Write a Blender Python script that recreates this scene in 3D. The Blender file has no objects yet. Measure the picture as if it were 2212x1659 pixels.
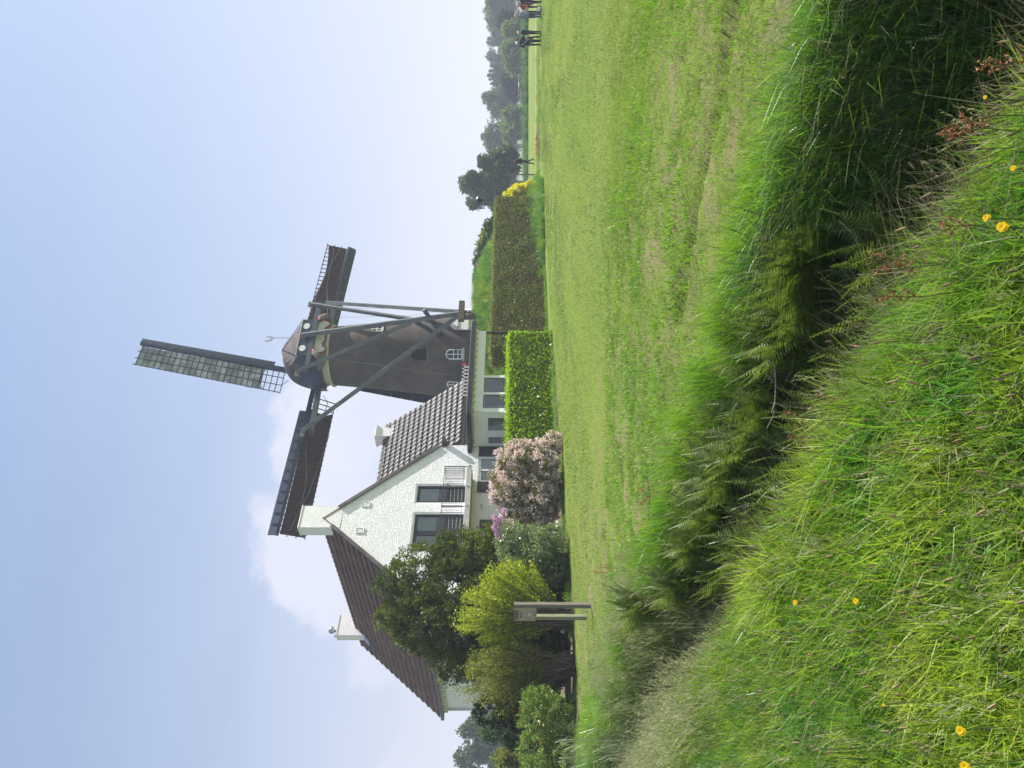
import bpy, math, random
import numpy as np
from mathutils import Vector, Matrix, noise as mnoise
random.seed(7); RG = np.random.default_rng(7)
C = bpy.context.scene.collection
R_ = math.radians
# ------------------------------------------------------------------ camera (the phone was held sideways: the picture's left is up)
FP = 1662.0                       # focal length in the units used to read the photograph (1659 x 2212 upright)
cam = bpy.data.cameras.new('camera'); co = bpy.data.objects.new('camera', cam); C.objects.link(co)
cam.sensor_fit = 'HORIZONTAL'; cam.sensor_width = 36; cam.lens = 36*FP/2212
cam.clip_start = 0.05; cam.clip_end = 5000
pt = math.atan(14/FP); cs, sn = math.cos(pt), math.sin(pt)
co.matrix_world = Matrix(((0, 1, 0, 0), (sn, 0, -cs, 0), (-cs, 0, -sn, 1.6), (0, 0, 0, 1)))
bpy.context.scene.camera = co
# ------------------------------------------------------------------ sky, sun, exposure
SKY_K = 0.60
SUN_AZ, SUN_EL = 65.0, 50.0       # azimuth from +Y towards +X
world = bpy.data.worlds.new('World'); bpy.context.scene.world = world; world.use_nodes = True
def nn(nt, typ, **kw):
    n = nt.nodes.new(typ)
    for k, v in kw.items():
        if k == 'ins':
            for a, b in v.items(): n.inputs[a].default_value = b
        else: setattr(n, k, v)
    return n
def mth(nt, op, a, b=None, c=None, clamp=False):
    n = nt.nodes.new('ShaderNodeMath'); n.operation = op; n.use_clamp = clamp
    for i, x in enumerate((a, b, c)):
        if x is None: continue
        if isinstance(x, (int, float)): n.inputs[i].default_value = x
        else: nt.links.new(x, n.inputs[i])
    return n.outputs[0]
def mixc(nt, f, a, b, mode='MIX'):
    n = nt.nodes.new('ShaderNodeMix'); n.data_type = 'RGBA'; n.blend_type = mode
    for s, x in ((n.inputs[0], f), (n.inputs[6], a), (n.inputs[7], b)):
        if hasattr(x, 'node'): nt.links.new(x, s)
        elif isinstance(x, (int, float)): s.default_value = x
        else: s.default_value = (*x[:3], 1)
    return n.outputs[2]
def world_nodes():
    nt = world.node_tree; nt.nodes.clear(); L = nt.links.new
    out = nn(nt, 'ShaderNodeOutputWorld'); bg = nn(nt, 'ShaderNodeBackground')
    sky = nn(nt, 'ShaderNodeTexSky', sky_type='NISHITA', sun_disc=False)
    sky.sun_elevation = R_(SUN_EL); sky.sun_rotation = R_(SUN_AZ)
    sky.air_density = 1.3; sky.dust_density = 2.0; sky.ozone_density = 2.0
    tc = nn(nt, 'ShaderNodeTexCoord'); sep = nn(nt, 'ShaderNodeSeparateXYZ'); L(tc.outputs['Generated'], sep.inputs[0])
    x, y, z = sep.outputs
    hor = mth(nt, 'SQRT', mth(nt, 'ADD', mth(nt, 'MULTIPLY', x, x), mth(nt, 'MULTIPLY', y, y)))
    az = mth(nt, 'ARCTAN2', x, y); el = mth(nt, 'ARCTAN2', z, hor)
    # thin high veil: pale towards the horizon and towards the sun's side
    elc = mth(nt, 'MAXIMUM', el, 0.0)
    veil = mth(nt, 'POWER', 2.718, mth(nt, 'MULTIPLY', elc, -3.4))
    side = mth(nt, 'MULTIPLY_ADD', mth(nt, 'COSINE', mth(nt, 'SUBTRACT', az, R_(SUN_AZ))), 0.5, 0.5)
    v2 = mth(nt, 'MULTIPLY_ADD', veil, 0.62, mth(nt, 'MULTIPLY', side, 0.20))
    wisp = nn(nt, 'ShaderNodeTexNoise', ins={'Scale': 3.0, 'Detail': 5.0, 'Roughness': 0.6}); 
    mp = nn(nt, 'ShaderNodeMapping'); mp.inputs['Scale'].default_value = (1, 1, 3.2); L(tc.outputs['Generated'], mp.inputs[0]); L(mp.outputs[0], wisp.inputs['Vector'])
    v3 = mth(nt, 'ADD', mth(nt, 'ADD', v2, 0.22), mth(nt, 'MULTIPLY', mth(nt, 'SUBTRACT', wisp.outputs['Fac'], 0.5), 0.28), None, True)
    skyc = mixc(nt, 1.0, sky.outputs[0], (0.112, 0.112, 0.115), 'MULTIPLY')
    pale = mixc(nt, mth(nt, 'MULTIPLY', elc, 1.5, None, True), (0.80, 0.79, 0.89), (0.43, 0.585, 0.90))
    base = mixc(nt, v3, skyc, pale)
    # low heaped clouds, fading into haze underneath; more of them all round the horizon
    comb = nn(nt, 'ShaderNodeCombineXYZ'); L(az, comb.inputs[0]); L(el, comb.inputs[1])
    nz = nn(nt, 'ShaderNodeTexNoise', ins={'Scale': 11.0, 'Detail': 8.0, 'Roughness': 0.58}); L(comb.outputs[0], nz.inputs['Vector'])
    n0 = mth(nt, 'SUBTRACT', nz.outputs['Fac'], 0.5)
    def blob(a0, e0, ra, re, amp=1.0):
        da = mth(nt, 'DIVIDE', mth(nt, 'SUBTRACT', az, a0), ra); de = mth(nt, 'DIVIDE', mth(nt, 'SUBTRACT', el, e0), re)
        q = mth(nt, 'ADD', mth(nt, 'MULTIPLY', da, da), mth(nt, 'MULTIPLY', de, de))
        return mth(nt, 'SUBTRACT', 1.0, q)
    tot = None
    for b in ((-.215, .205, .115, .135), (-.31, .15, .08, .07), (-.065, .245, .10, .075), (-.02, .20, .09, .09), (-.55, .12, .12, .06),
              (-1.1, .2, .25, .12), (-1.9, .16, .3, .13), (-2.7, .2, .3, .12), (1.3, .17, .3, .11), (2.2, .2, .3, .12)):
        o = blob(*b); tot = o if tot is None else mth(nt, 'MAXIMUM', tot, o)
    cl = mth(nt, 'ADD', tot, mth(nt, 'MULTIPLY', n0, 2.3))
    edge = nn(nt, 'ShaderNodeMapRange', interpolation_type='SMOOTHSTEP', ins={'From Min': 0.0, 'From Max': 0.42, 'To Min': 0.0, 'To Max': 1.0}); L(cl, edge.inputs['Value'])
    low = nn(nt, 'ShaderNodeMapRange', interpolation_type='SMOOTHSTEP', ins={'From Min': 0.08, 'From Max': 0.27, 'To Min': 0.0, 'To Max': 0.62}); L(el, low.inputs['Value'])
    fac = mth(nt, 'MULTIPLY', edge.outputs[0], low.outputs[0])
    nz2 = nn(nt, 'ShaderNodeTexNoise', ins={'Scale': 16.0, 'Detail': 5.0}); L(comb.outputs[0], nz2.inputs['Vector'])
    ccol = mixc(nt, nz2.outputs['Fac'], (0.74, 0.75, 0.88), (0.95, 0.92, 0.98))
    fin = mixc(nt, fac, base, ccol)
    L(fin, bg.inputs['Color']); bg.inputs['Strength'].default_value = SKY_K; L(bg.outputs[0], out.inputs[0])
world_nodes()
sl = bpy.data.lights.new('sun', 'SUN'); sl.energy = 5.0; sl.angle = R_(0.55); sl.color = (1.0, 0.965, 0.91)
so = bpy.data.objects.new('sun', sl); C.objects.link(so)
sd = Vector((math.sin(R_(SUN_AZ))*math.cos(R_(SUN_EL)), math.cos(R_(SUN_AZ))*math.cos(R_(SUN_EL)), math.sin(R_(SUN_EL))))
so.rotation_euler = sd.to_track_quat('Z', 'Y').to_euler(); so.location = (20, 10, 40)
vs = bpy.context.scene.view_settings
vs.view_transform = 'Standard'; vs.look = 'None'; vs.gamma = 1; vs.use_curve_mapping = False; vs.exposure = 0.92
cy = bpy.context.scene.cycles
cy.use_denoising = True; cy.max_bounces = 5; cy.diffuse_bounces = 2; cy.glossy_bounces = 2; cy.transmission_bounces = 3; cy.transparent_max_bounces = 8
cy.use_adaptive_sampling = True; cy.adaptive_threshold = 0.006
cy.volume_bounces = 0; cy.sample_clamp_indirect = 4; cy.sample_clamp_direct = 12
# ------------------------------------------------------------------ helpers
def at(u, v, Y): return np.array(((u-829.5)/FP*Y, Y, 1.6+(1120-v)/FP*Y))
def tag(o, label=None, cat=None, group=None, kind=None):
    if label: o['label'] = label
    if cat: o['category'] = cat
    if group: o['group'] = group
    if kind: o['kind'] = kind
    return o
def link_mesh(name, V, F, mats, parent=None, smooth=False, mi=None):
    """V (n,3) world coordinates (relative to the thing's base once parented)"""
    me = bpy.data.meshes.new(name); V = np.asarray(V, float).reshape(-1, 3)
    off = np.zeros(3)
    o = bpy.data.objects.new(name, me); C.objects.link(o)
    if parent is not None:
        o.parent = parent; off = world_loc(parent)
    me.from_pydata((V-off).tolist(), [], [list(map(int, f)) for f in F]); 
    for m in (mats if isinstance(mats, (list, tuple)) else [mats]): me.materials.append(m)
    if mi is not None: me.polygons.foreach_set('material_index', mi)
    if smooth: me.polygons.foreach_set('use_smooth', [True]*len(me.polygons))
    me.update(); return o
def world_loc(o):
    l = np.zeros(3)
    while o is not None: l += np.array(o.location); o = o.parent
    return l
def quads(name, V4, mats, parent=None, mi=None, smooth=False):
    """fast mesh of quads: V4 (n,4,3)"""
    n = len(V4); me = bpy.data.meshes.new(name); off = world_loc(parent) if parent is not None else np.zeros(3)
    me.vertices.add(4*n); me.loops.add(4*n); me.polygons.add(n)
    me.vertices.foreach_set('co', (V4.reshape(-1, 3)-off).astype(np.float32).ravel())
    me.loops.foreach_set('vertex_index', np.arange(4*n, dtype=np.int32))
    me.polygons.foreach_set('loop_start', np.arange(0, 4*n, 4, dtype=np.int32))
    try: me.polygons.foreach_set('loop_total', np.full(n, 4, dtype=np.int32))
    except Exception: pass
    for m in (mats if isinstance(mats, (list, tuple)) else [mats]): me.materials.append(m)
    if mi is not None: me.polygons.foreach_set('material_index', mi.astype(np.int32))
    me.update(calc_edges=True)
    o = bpy.data.objects.new(name, me); C.objects.link(o)
    if parent is not None: o.parent = parent
    return o
def empty(name, loc, label=None, cat=None, group=None):
    o = bpy.data.objects.new(name, None); o.empty_display_size = .2; o.location = Vector([float(c) for c in loc]); C.objects.link(o)
    return tag(o, label, cat, group)
def copy_tree(o, loc=None, label=None, parent=None, scale=None, rotz=None):
    c = o.copy(); C.objects.link(c); c.parent = parent
    if loc is not None: c.location = Vector([float(k) for k in loc])
    if label: c['label'] = label
    if scale is not None: c.scale = scale if hasattr(scale, '__len__') else (scale,)*3
    if rotz is not None: c.rotation_euler.z = rotz
    for ch in list(o.children): copy_tree(ch, parent=c)
    return c
class MB:
    def __init__(s, fr=None): s.V = []; s.F = []; s.M = []; s.fr = fr
    def add(s, V, F, m=0):
        n = len(s.V)
        for p in V: s.V.append(s.fr(p) if s.fr else np.array(p, float))
        for f in F: s.F.append([n+i for i in f]); s.M.append(m)
    def box(s, a, b, m=0):
        x0, y0, z0 = [min(p, q) for p, q in zip(a, b)]; x1, y1, z1 = [max(p, q) for p, q in zip(a, b)]
        s.add([(x0, y0, z0), (x1, y0, z0), (x1, y1, z0), (x0, y1, z0), (x0, y0, z1), (x1, y0, z1), (x1, y1, z1), (x0, y1, z1)],
              [(0, 3, 2, 1), (4, 5, 6, 7), (0, 1, 5, 4), (1, 2, 6, 5), (2, 3, 7, 6), (3, 0, 4, 7)], m)
    def beam(s, p, q, w, h=None, up=(0, 0, 1), m=0, w1=None, h1=None):
        p = np.array(p, float); q = np.array(q, float); h = h or w; w1 = w1 or w; h1 = h1 or h
        d = (q-p)/np.linalg.norm(q-p); x = np.cross(d, up)
        if np.linalg.norm(x) < 1e-3: x = np.cross(d, (1, 0, 0))
        x /= np.linalg.norm(x); y = np.cross(x, d); V = []
        for c, ww, hh in ((p, w, h), (q, w1, h1)):
            for sx, sy in ((-1, -1), (1, -1), (1, 1), (-1, 1)): V.append(c+x*sx*ww/2+y*sy*hh/2)
        s.add(V, [(0, 1, 2, 3), (7, 6, 5, 4), (0, 4, 5, 1), (1, 5, 6, 2), (2, 6, 7, 3), (3, 7, 4, 0)], m)
    def tube(s, pts, rad, n=6, m=0, cap=True):
        pts = [np.array(p, float) for p in pts]; k = len(pts)
        rad = rad if hasattr(rad, '__len__') else [rad]*k; V = []
        for i, p in enumerate(pts):
            d = pts[min(i+1, k-1)]-pts[max(i-1, 0)]; d = d/(np.linalg.norm(d)+1e-9)
            x = np.cross(d, (.3, .2, .93) if abs(d[2]) < .9 else (1, 0, 0)); x /= np.linalg.norm(x); y = np.cross(d, x)
            for j in range(n): t = 2*math.pi*j/n; V.append(p+(x*math.cos(t)+y*math.sin(t))*rad[i])
        F = [(i*n+j, i*n+(j+1) % n, (i+1)*n+(j+1) % n, (i+1)*n+j) for i in range(k-1) for j in range(n)]
        if cap: F += [tuple(range(n))[::-1], tuple(range((k-1)*n, k*n))]
        s.add(V, F, m)
    def prism(s, poly, vec, m=0):
        n = len(poly); poly = [np.array(p, float) for p in poly]; vec = np.array(vec, float)
        s.add(poly+[p+vec for p in poly], [tuple(range(n))[::-1], tuple(range(n, 2*n))]+[(i, (i+1) % n, n+(i+1) % n, n+i) for i in range(n)], m)
    def lathe(s, prof, c, n=48, m=0, a0=0, a1=2*math.pi):
        full = abs(a1-a0-2*math.pi) < 1e-6; k = n if full else n+1; V = []
        for r, z in prof:
            for j in range(k): t = a0+(a1-a0)*j/n; V.append((c[0]+r*math.cos(t), c[1]+r*math.sin(t), z))
        F = [(i*k+j, i*k+(j+1) % k, (i+1)*k+(j+1) % k, (i+1)*k+j) for i in range(len(prof)-1) for j in range(n)]
        s.add(V, F, m)
    def build(s, name, mats, parent=None, smooth=False, kind=None):
        o = link_mesh(name, s.V, s.F, mats, parent, smooth, s.M)
        if kind: o['kind'] = kind
        return o
# ------------------------------------------------------------------ materials
MATS = {}
def principled(name, col=(.5, .5, .5), rough=.7, spec=.3, metal=0, noise=None, bump=None, coat=0, vary=0):
    """noise=(scale, colour2, contrast[, xyz stretch]); bump=(scale, strength)"""
    m = bpy.data.materials.new(name); m.use_nodes = True; nt = m.node_tree; p = nt.nodes['Principled BSDF']
    p.inputs['Base Color'].default_value = (*col, 1); p.inputs['Roughness'].default_value = rough
    p.inputs['Specular IOR Level'].default_value = spec; p.inputs['Metallic'].default_value = metal
    if coat: p.inputs['Coat Weight'].default_value = coat; p.inputs['Coat Roughness'].default_value = .25
    g = nn(nt, 'ShaderNodeNewGeometry')
    if noise:
        mp = nn(nt, 'ShaderNodeMapping'); nt.links.new(g.outputs['Position'], mp.inputs[0])
        mp.inputs['Scale'].default_value = noise[3] if len(noise) > 3 else (1, 1, 1)
        t = nn(nt, 'ShaderNodeTexNoise', ins={'Scale': noise[0], 'Detail': 6.0, 'Roughness': .62}); nt.links.new(mp.outputs[0], t.inputs['Vector'])
        mr = nn(nt, 'ShaderNodeMapRange', ins={'From Min': .5-.25/noise[2], 'From Max': .5+.25/noise[2]}); nt.links.new(t.outputs['Fac'], mr.inputs[0])
        nt.links.new(mixc(nt, mr.outputs[0], col, noise[1]), p.inputs['Base Color'])
    if vary:
        oi = nn(nt, 'ShaderNodeObjectInfo'); rnd = mth(nt, 'FRACT', mth(nt, 'ADD', oi.outputs['Random'], g.outputs['Random Per Island']))
        src = p.inputs['Base Color'].links[0].from_socket if p.inputs['Base Color'].links else None
        hs = nn(nt, 'ShaderNodeHueSaturation'); nt.links.new(mth(nt, 'MULTIPLY_ADD', rnd, 2*vary, 1-vary), hs.inputs['Value'])
        if src: nt.links.new(src, hs.inputs['Color'])
        else: hs.inputs['Color'].default_value = (*col, 1)
        nt.links.new(hs.outputs[0], p.inputs['Base Color'])
    if bump:
        t = nn(nt, 'ShaderNodeTexNoise', ins={'Scale': bump[0], 'Detail': 4.0}); nt.links.new(g.outputs['Position'], t.inputs['Vector'])
        b = nn(nt, 'ShaderNodeBump', ins={'Strength': bump[1], 'Distance': .02}); nt.links.new(t.outputs['Fac'], b.inputs['Height']); nt.links.new(b.outputs[0], p.inputs['Normal'])
    return m
def leafmat(name, cols, trans=.35, rough=.5, spec=.35, var='island', patch=None, tcol=None):
    """cols: list of base colours picked per leaf; patch=(scale, colour, amount): colour drifting over the ground or crown"""
    m = bpy.data.materials.new(name); m.use_nodes = True; nt = m.node_tree; nt.nodes.clear(); L = nt.links.new
    g = nn(nt, 'ShaderNodeNewGeometry'); r = nn(nt, 'ShaderNodeValToRGB')
    cr = r.color_ramp; cr.elements[0].position = 0; cr.elements[-1].position = 1
    for i in range(len(cols)-2): cr.elements.new((i+1)/(len(cols)-1))
    for e, c in zip(cr.elements, cols): e.color = (*c, 1)
    if var == 'object':
        oi = nn(nt, 'ShaderNodeObjectInfo')
        rnd = mth(nt, 'FRACT', mth(nt, 'ADD', mth(nt, 'MULTIPLY', oi.outputs['Random'], .72), mth(nt, 'MULTIPLY', g.outputs['Random Per Island'], .28)))
    else: rnd = g.outputs['Random Per Island']
    L(rnd, r.inputs[0]); col = r.outputs[0]
    if patch:
        for (sc, pc, am, *st) in (patch if isinstance(patch, list) else [patch]):
            mp = nn(nt, 'ShaderNodeMapping'); mp.inputs['Scale'].default_value = st[0] if st else (1, 1, 1)
            m0 = nn(nt, 'ShaderNodeMapping'); m0.inputs['Rotation'].default_value = (0, 0, st[1] if len(st) > 1 else 0); L(g.outputs['Position'], m0.inputs[0]); L(m0.outputs[0], mp.inputs[0])
            t = nn(nt, 'ShaderNodeTexNoise', ins={'Scale': sc, 'Detail': 4.0, 'Roughness': .6}); L(mp.outputs[0], t.inputs['Vector'])
            mr = nn(nt, 'ShaderNodeMapRange', interpolation_type='SMOOTHSTEP', ins={'From Min': .43, 'From Max': .59, 'To Max': am}); L(t.outputs['Fac'], mr.inputs[0])
            col = mixc(nt, mr.outputs[0], col, pc)
    p = nn(nt, 'ShaderNodeBsdfPrincipled', ins={'Roughness': rough, 'Specular IOR Level': spec}); L(col, p.inputs['Base Color'])
    tr = nn(nt, 'ShaderNodeBsdfTranslucent'); tc = mixc(nt, 1.0, col, tcol or (1.15, 1.25, .55), 'MULTIPLY'); L(tc, tr.inputs[0])
    mx = nn(nt, 'ShaderNodeMixShader'); mx.inputs[0].default_value = trans; L(p.outputs[0], mx.inputs[1]); L(tr.outputs[0], mx.inputs[2])
    o = nn(nt, 'ShaderNodeOutputMaterial'); L(mx.outputs[0], o.inputs[0]); return m
M = {}
M['white'] = principled('white_paint', (.76, .76, .73), .55, .35, noise=(1.3, (.70, .70, .66), .9), bump=(60, .15))
M['white_brick'] = principled('white_painted_brick', (.89, .865, .86), .62, .3, noise=(.9, (.82, .795, .785), 1.0), bump=(35, .2), vary=.035)
M['mortar'] = principled('painted_mortar', (.84, .82, .815), .8, .2, bump=(50, .3))
M['cream'] = principled('cream_render', (.70, .66, .58), .75, .2, noise=(2, (.6, .55, .47), .8))
M['frame_white'] = principled('white_frame', (.78, .78, .74), .4, .4)
M['black'] = principled('black_paint', (.018, .018, .024), .35, .5)
M['iron'] = principled('wrought_iron', (.03, .03, .035), .5, .5)
M['curtain'] = principled('net_curtain', (.66, .68, .62), .9, .1, noise=(9, (.42, .45, .42), 1.2, (6, 6, .4)))
M['room_dark'] = principled('dark_room', (.03, .028, .03), .9, .1)  # near-black colour stands in for the shade inside rooms and openings
M['tile'] = principled('glazed_roof_tile', (.068, .060, .058), .48, .40, noise=(2.2, (.115, .10, .095), 1.2), bump=(45, .12), vary=.28)
M['tile_brown'] = principled('brown_roof_tile', (.14, .078, .060), .55, .3, noise=(1.6, (.19, .115, .09), 1.0), bump=(45, .15), vary=.25)
M['gutter'] = principled('dark_gutter', (.035, .03, .028), .4, .45)
M['zinc'] = principled('zinc', (.32, .34, .37), .4, .5, metal=.6)
M['concrete'] = principled('balcony_concrete', (.52, .51, .47), .8, .2, noise=(4, (.33, .32, .28), 1.0), bump=(30, .3))
M['wood_old'] = principled('weathered_wood', (.25, .225, .19), .85, .15, noise=(6, (.13, .115, .09), 1.2, (8, 8, .5)), bump=(40, .5))
M['wood_green'] = principled('algae_wood', (.33, .32, .22), .85, .15, noise=(6, (.17, .17, .09), 1.2, (8, 8, .5)), bump=(40, .5))
M['beam'] = principled('painted_beam', (.085, .095, .10), .6, .3, noise=(2.5, (.16, .17, .165), 1.5, (1, 1, .5)), bump=(20, .2))
M['beam_dark'] = principled('dark_blue_beam', (.035, .048, .065), .55, .4, noise=(1.5, (.06, .075, .09), 1.0))
M['blue'] = principled('mill_blue', (.013, .021, .055), .42, .45, noise=(2.5, (.024, .034, .07), .9))
M['mill_white'] = principled('mill_white', (.62, .60, .52), .7, .2, noise=(1.8, (.46, .44, .37), .9))
M['mill_red'] = principled('mill_red', (.36, .035, .02), .6, .3)
M['thatch'] = principled('tarred_cap', (.078, .064, .060), .75, .25, noise=(1.3, (.045, .04, .046), 1.1, (1, 1, 3)), bump=(14, .5))
M['thatch_light'] = principled('weathered_cap', (.075, .062, .058), .85, .1, noise=(2.6, (.15, .13, .125), 1.3, (.6, .6, 4)), bump=(14, .4))
M['cloth_dark'] = principled('tanned_sailcloth', (.105, .050, .042), .85, .1, noise=(1.2, (.065, .034, .032), 1.0), bump=(6, .4))
def cloth_light():
    m = leafmat('pale_sailcloth', [(.34, .36, .37), (.34, .36, .37)], trans=.45, rough=.8, spec=.1, patch=(1.1, (.15, .15, .16), .8), tcol=(1, 1, 1)); return m
M['cloth_light'] = cloth_light()
M['lattice'] = principled('sail_lattice', (.045, .040, .040), .7, .2)
M['rope'] = principled('rope', (.3, .28, .24), .9, .1)
M['bark'] = principled('bark', (.10, .075, .055), .9, .1, noise=(9, (.17, .14, .11), 1.1, (1, 1, .3)), bump=(20, .8))
M['twig'] = principled('grey_twig', (.30, .26, .24), .8, .2)
M['twig_dark'] = principled('dark_twig', (.045, .035, .03), .8, .2)
M['soil'] = principled('soil', (.20, .145, .11), .95, .05, noise=(7, (.09, .065, .045), 1.2), bump=(25, .9))
M['galv'] = principled('galvanised', (.3, .31, .31), .45, .5, metal=.5)
M['lamp_green'] = principled('green_iron', (.02, .05, .045), .45, .5)
def glassmat(name='window_glass', tint=(.75, .8, .8)):
    m = bpy.data.materials.new(name); m.use_nodes = True; nt = m.node_tree; nt.nodes.clear(); L = nt.links.new
    gl = nn(nt, 'ShaderNodeBsdfGlossy', ins={'Roughness': .03}); tr = nn(nt, 'ShaderNodeBsdfTransparent'); tr.inputs[0].default_value = (*tint, 1)
    fr = nn(nt, 'ShaderNodeFresnel', ins={'IOR': 1.5}); n = mth(nt, 'MULTIPLY_ADD', fr.outputs[0], .9, .02, True)
    t = nn(nt, 'ShaderNodeTexNoise', ins={'Scale': 2.5}); g = nn(nt, 'ShaderNodeNewGeometry'); L(g.outputs['Position'], t.inputs['Vector'])
    b = nn(nt, 'ShaderNodeBump', ins={'Strength': .12, 'Distance': .02}); L(t.outputs['Fac'], b.inputs['Height']); L(b.outputs[0], gl.inputs['Normal'])
    mx = nn(nt, 'ShaderNodeMixShader'); L(n, mx.inputs[0]); L(tr.outputs[0], mx.inputs[1]); L(gl.outputs[0], mx.inputs[2])
    o = nn(nt, 'ShaderNodeOutputMaterial'); L(mx.outputs[0], o.inputs[0]); return m
M['glass'] = glassmat()
def brick_tower():
    m = principled('mill_brick', (.09, .06, .045), .88, .15); nt = m.node_tree; L = nt.links.new; p = nt.nodes['Principled BSDF']
    uv = nn(nt, 'ShaderNodeUVMap'); br = nn(nt, 'ShaderNodeTexBrick', ins={'Scale': 1.0, 'Mortar Size': .012, 'Brick Width': .22, 'Row Height': .068, 'Bias': -.1, 'Mortar Smooth': .2})
    br.offset = .5; L(uv.outputs[0], br.inputs['Vector'])
    br.inputs['Color1'].default_value = (.130, .102, .088, 1); br.inputs['Color2'].default_value = (.185, .145, .124, 1); br.inputs['Mortar'].default_value = (.12, .11, .10, 1)
    g = nn(nt, 'ShaderNodeNewGeometry')
    t = nn(nt, 'ShaderNodeTexNoise', ins={'Scale': .55, 'Detail': 7.0, 'Roughness': .65}); L(g.outputs['Position'], t.inputs['Vector'])
    mr = nn(nt, 'ShaderNodeMapRange', ins={'From Min': .36, 'From Max': .66}); L(t.outputs['Fac'], mr.inputs[0])
    c = mixc(nt, mr.outputs[0], br.outputs['Color'], (.085, .072, .068))
    t2 = nn(nt, 'ShaderNodeTexNoise', ins={'Scale': 1.7, 'Detail': 5.0}); L(g.outputs['Position'], t2.inputs['Vector'])
    mr2 = nn(nt, 'ShaderNodeMapRange', ins={'From Min': .60, 'From Max': .72, 'To Max': .5}); L(t2.outputs['Fac'], mr2.inputs[0])
    c2 = mixc(nt, mr2.outputs[0], c, (.22, .14, .105)); 
    vo = nn(nt, 'ShaderNodeTexVoronoi', ins={'Scale': 3.2}); L(g.outputs['Position'], vo.inputs['Vector'])
    sp = nn(nt, 'ShaderNodeMapRange', ins={'From Min': .05, 'From Max': .09, 'To Min': .55, 'To Max': 0.0}); L(vo.outputs['Distance'], sp.inputs[0])
    L(mixc(nt, sp.outputs[0], c2, (.34, .30, .25)), p.inputs['Base Color'])
    b = nn(nt, 'ShaderNodeBump', ins={'Strength': .6, 'Distance': .015}); L(br.outputs['Fac'], b.inputs['Height']); b.invert = True; L(b.outputs[0], p.inputs['Normal'])
    return m
M['mill_brick'] = brick_tower()
# grasses
G = {}
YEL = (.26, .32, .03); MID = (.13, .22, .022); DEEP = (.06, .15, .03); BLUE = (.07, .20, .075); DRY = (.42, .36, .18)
G['meadow'] = leafmat('meadow_blade', [(.07, .18, .025), (.15, .29, .022), (.30, .44, .03), (.44, .52, .06), (.22, .36, .025), (.07, .24, .05), (.40, .42, .12)], .50, .42, .3, 'island',
                      [(.55, (.04, .25, .05), .60), (1.3, (.46, .52, .07), .6), (5.0, (.13, .23, .02), .5)])
G['fringe'] = leafmat('bank_blade', [(.13, .27, .022), (.19, .36, .025), (.28, .40, .03), (.09, .21, .02)], .45, .36, .4, 'island', (.6, (.08, .22, .03), .5))
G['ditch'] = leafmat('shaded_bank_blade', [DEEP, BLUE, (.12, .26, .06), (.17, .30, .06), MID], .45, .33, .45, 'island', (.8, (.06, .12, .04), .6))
G['lawn'] = leafmat('mown_blade', [(.17, .29, .024), (.24, .35, .03), (.20, .32, .028), (.31, .36, .07), (.11, .21, .02)], .38, .5, .25, 'island',
                    [(.30, (.40, .42, .10), .55, (1, .10, 1), .36), (.42, (.09, .16, .022), .95, (1, .12, 1), .36), (.9, (.16, .20, .05), .45, (1, .25, 1), .36)])
G['straw'] = leafmat('dead_straw', [(.22, .17, .10), (.32, .27, .15), (.12, .09, .06), (.38, .34, .20)], .25, .6, .2, 'island', tcol=(1, 1, .9))
G['seed'] = leafmat('seed_head', [(.42, .44, .24), (.34, .38, .18), (.48, .48, .32), (.34, .27, .17)], .35, .6, .2, 'island', tcol=(1, 1, .8))
G['weed'] = leafmat('weed_leaf', [(.14, .30, .03), (.22, .40, .05), (.10, .22, .03)], .42, .42, .35, 'island')
# ------------------------------------------------------------------ terrain
NS = np.array((.788, .616))
def sm(a, b, x): t = np.clip((x-a)/(b-a), 0, 1); return t*t*(3-2*t)
def vnoise(x, y, sc, seed=0):
    x = x*sc+seed*17.3; y = y*sc-seed*9.1
    xi = np.floor(x).astype(int); yi = np.floor(y).astype(int); fx = x-xi; fy = y-yi; fx = fx*fx*(3-2*fx); fy = fy*fy*(3-2*fy)
    def h(a, b): v = np.sin(a*127.1+b*311.7+seed*74.7)*43758.5453; return v-np.floor(v)
    return (h(xi, yi)*(1-fx)+h(xi+1, yi)*fx)*(1-fy)+(h(xi, yi+1)*(1-fx)+h(xi+1, yi+1)*fx)*fy
MX, MY = 2.04, 56.0
def height(X, Y):
    X = np.asarray(X, float); Y = np.asarray(Y, float)
    s = NS[0]*X+NS[1]*Y + .22*(vnoise(X, Y, .45, 3)-.5)
    z = .05*(vnoise(X, Y, .35, 1)-.5)+.03*(vnoise(X, Y, 1.6, 2)-.5)+.07*(vnoise(X, Y, 2.6, 7)-.5)*sm(4.2, 5.0, s)*(1-sm(7, 10, s))
    prof = -1.0*sm(1.98, 2.85, s)*(1-sm(3.12, 4.05, s))*(1-sm(30, 60, np.hypot(X, Y)))
    z = z+prof + .03*sm(1.0, 1.7, s)*(1-sm(1.8, 2.2, s))
    # a shallow rut across the rough strip on the right
    sr = s-5.35-.25*(X-1)-.12*(vnoise(X, Y, 2.0, 8)-.5); z = z-.17*np.exp(-(sr/.08)**2)*sm(0.2, .9, X)*(1-sm(4, 5, X))
    z = z+.33*sm(54.5, 60, Y)*sm(2, 9, X)+.33*sm(60, 75, Y)*(1-sm(2, 9, X))
    q = np.sqrt(((X-MX-.5)/13.5)**2+((Y-MY)/10.8)**2)
    z = z+4.3*(1-sm(.36, 1.02, q))
    # slight swell of the ground in the garden
    return z
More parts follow.
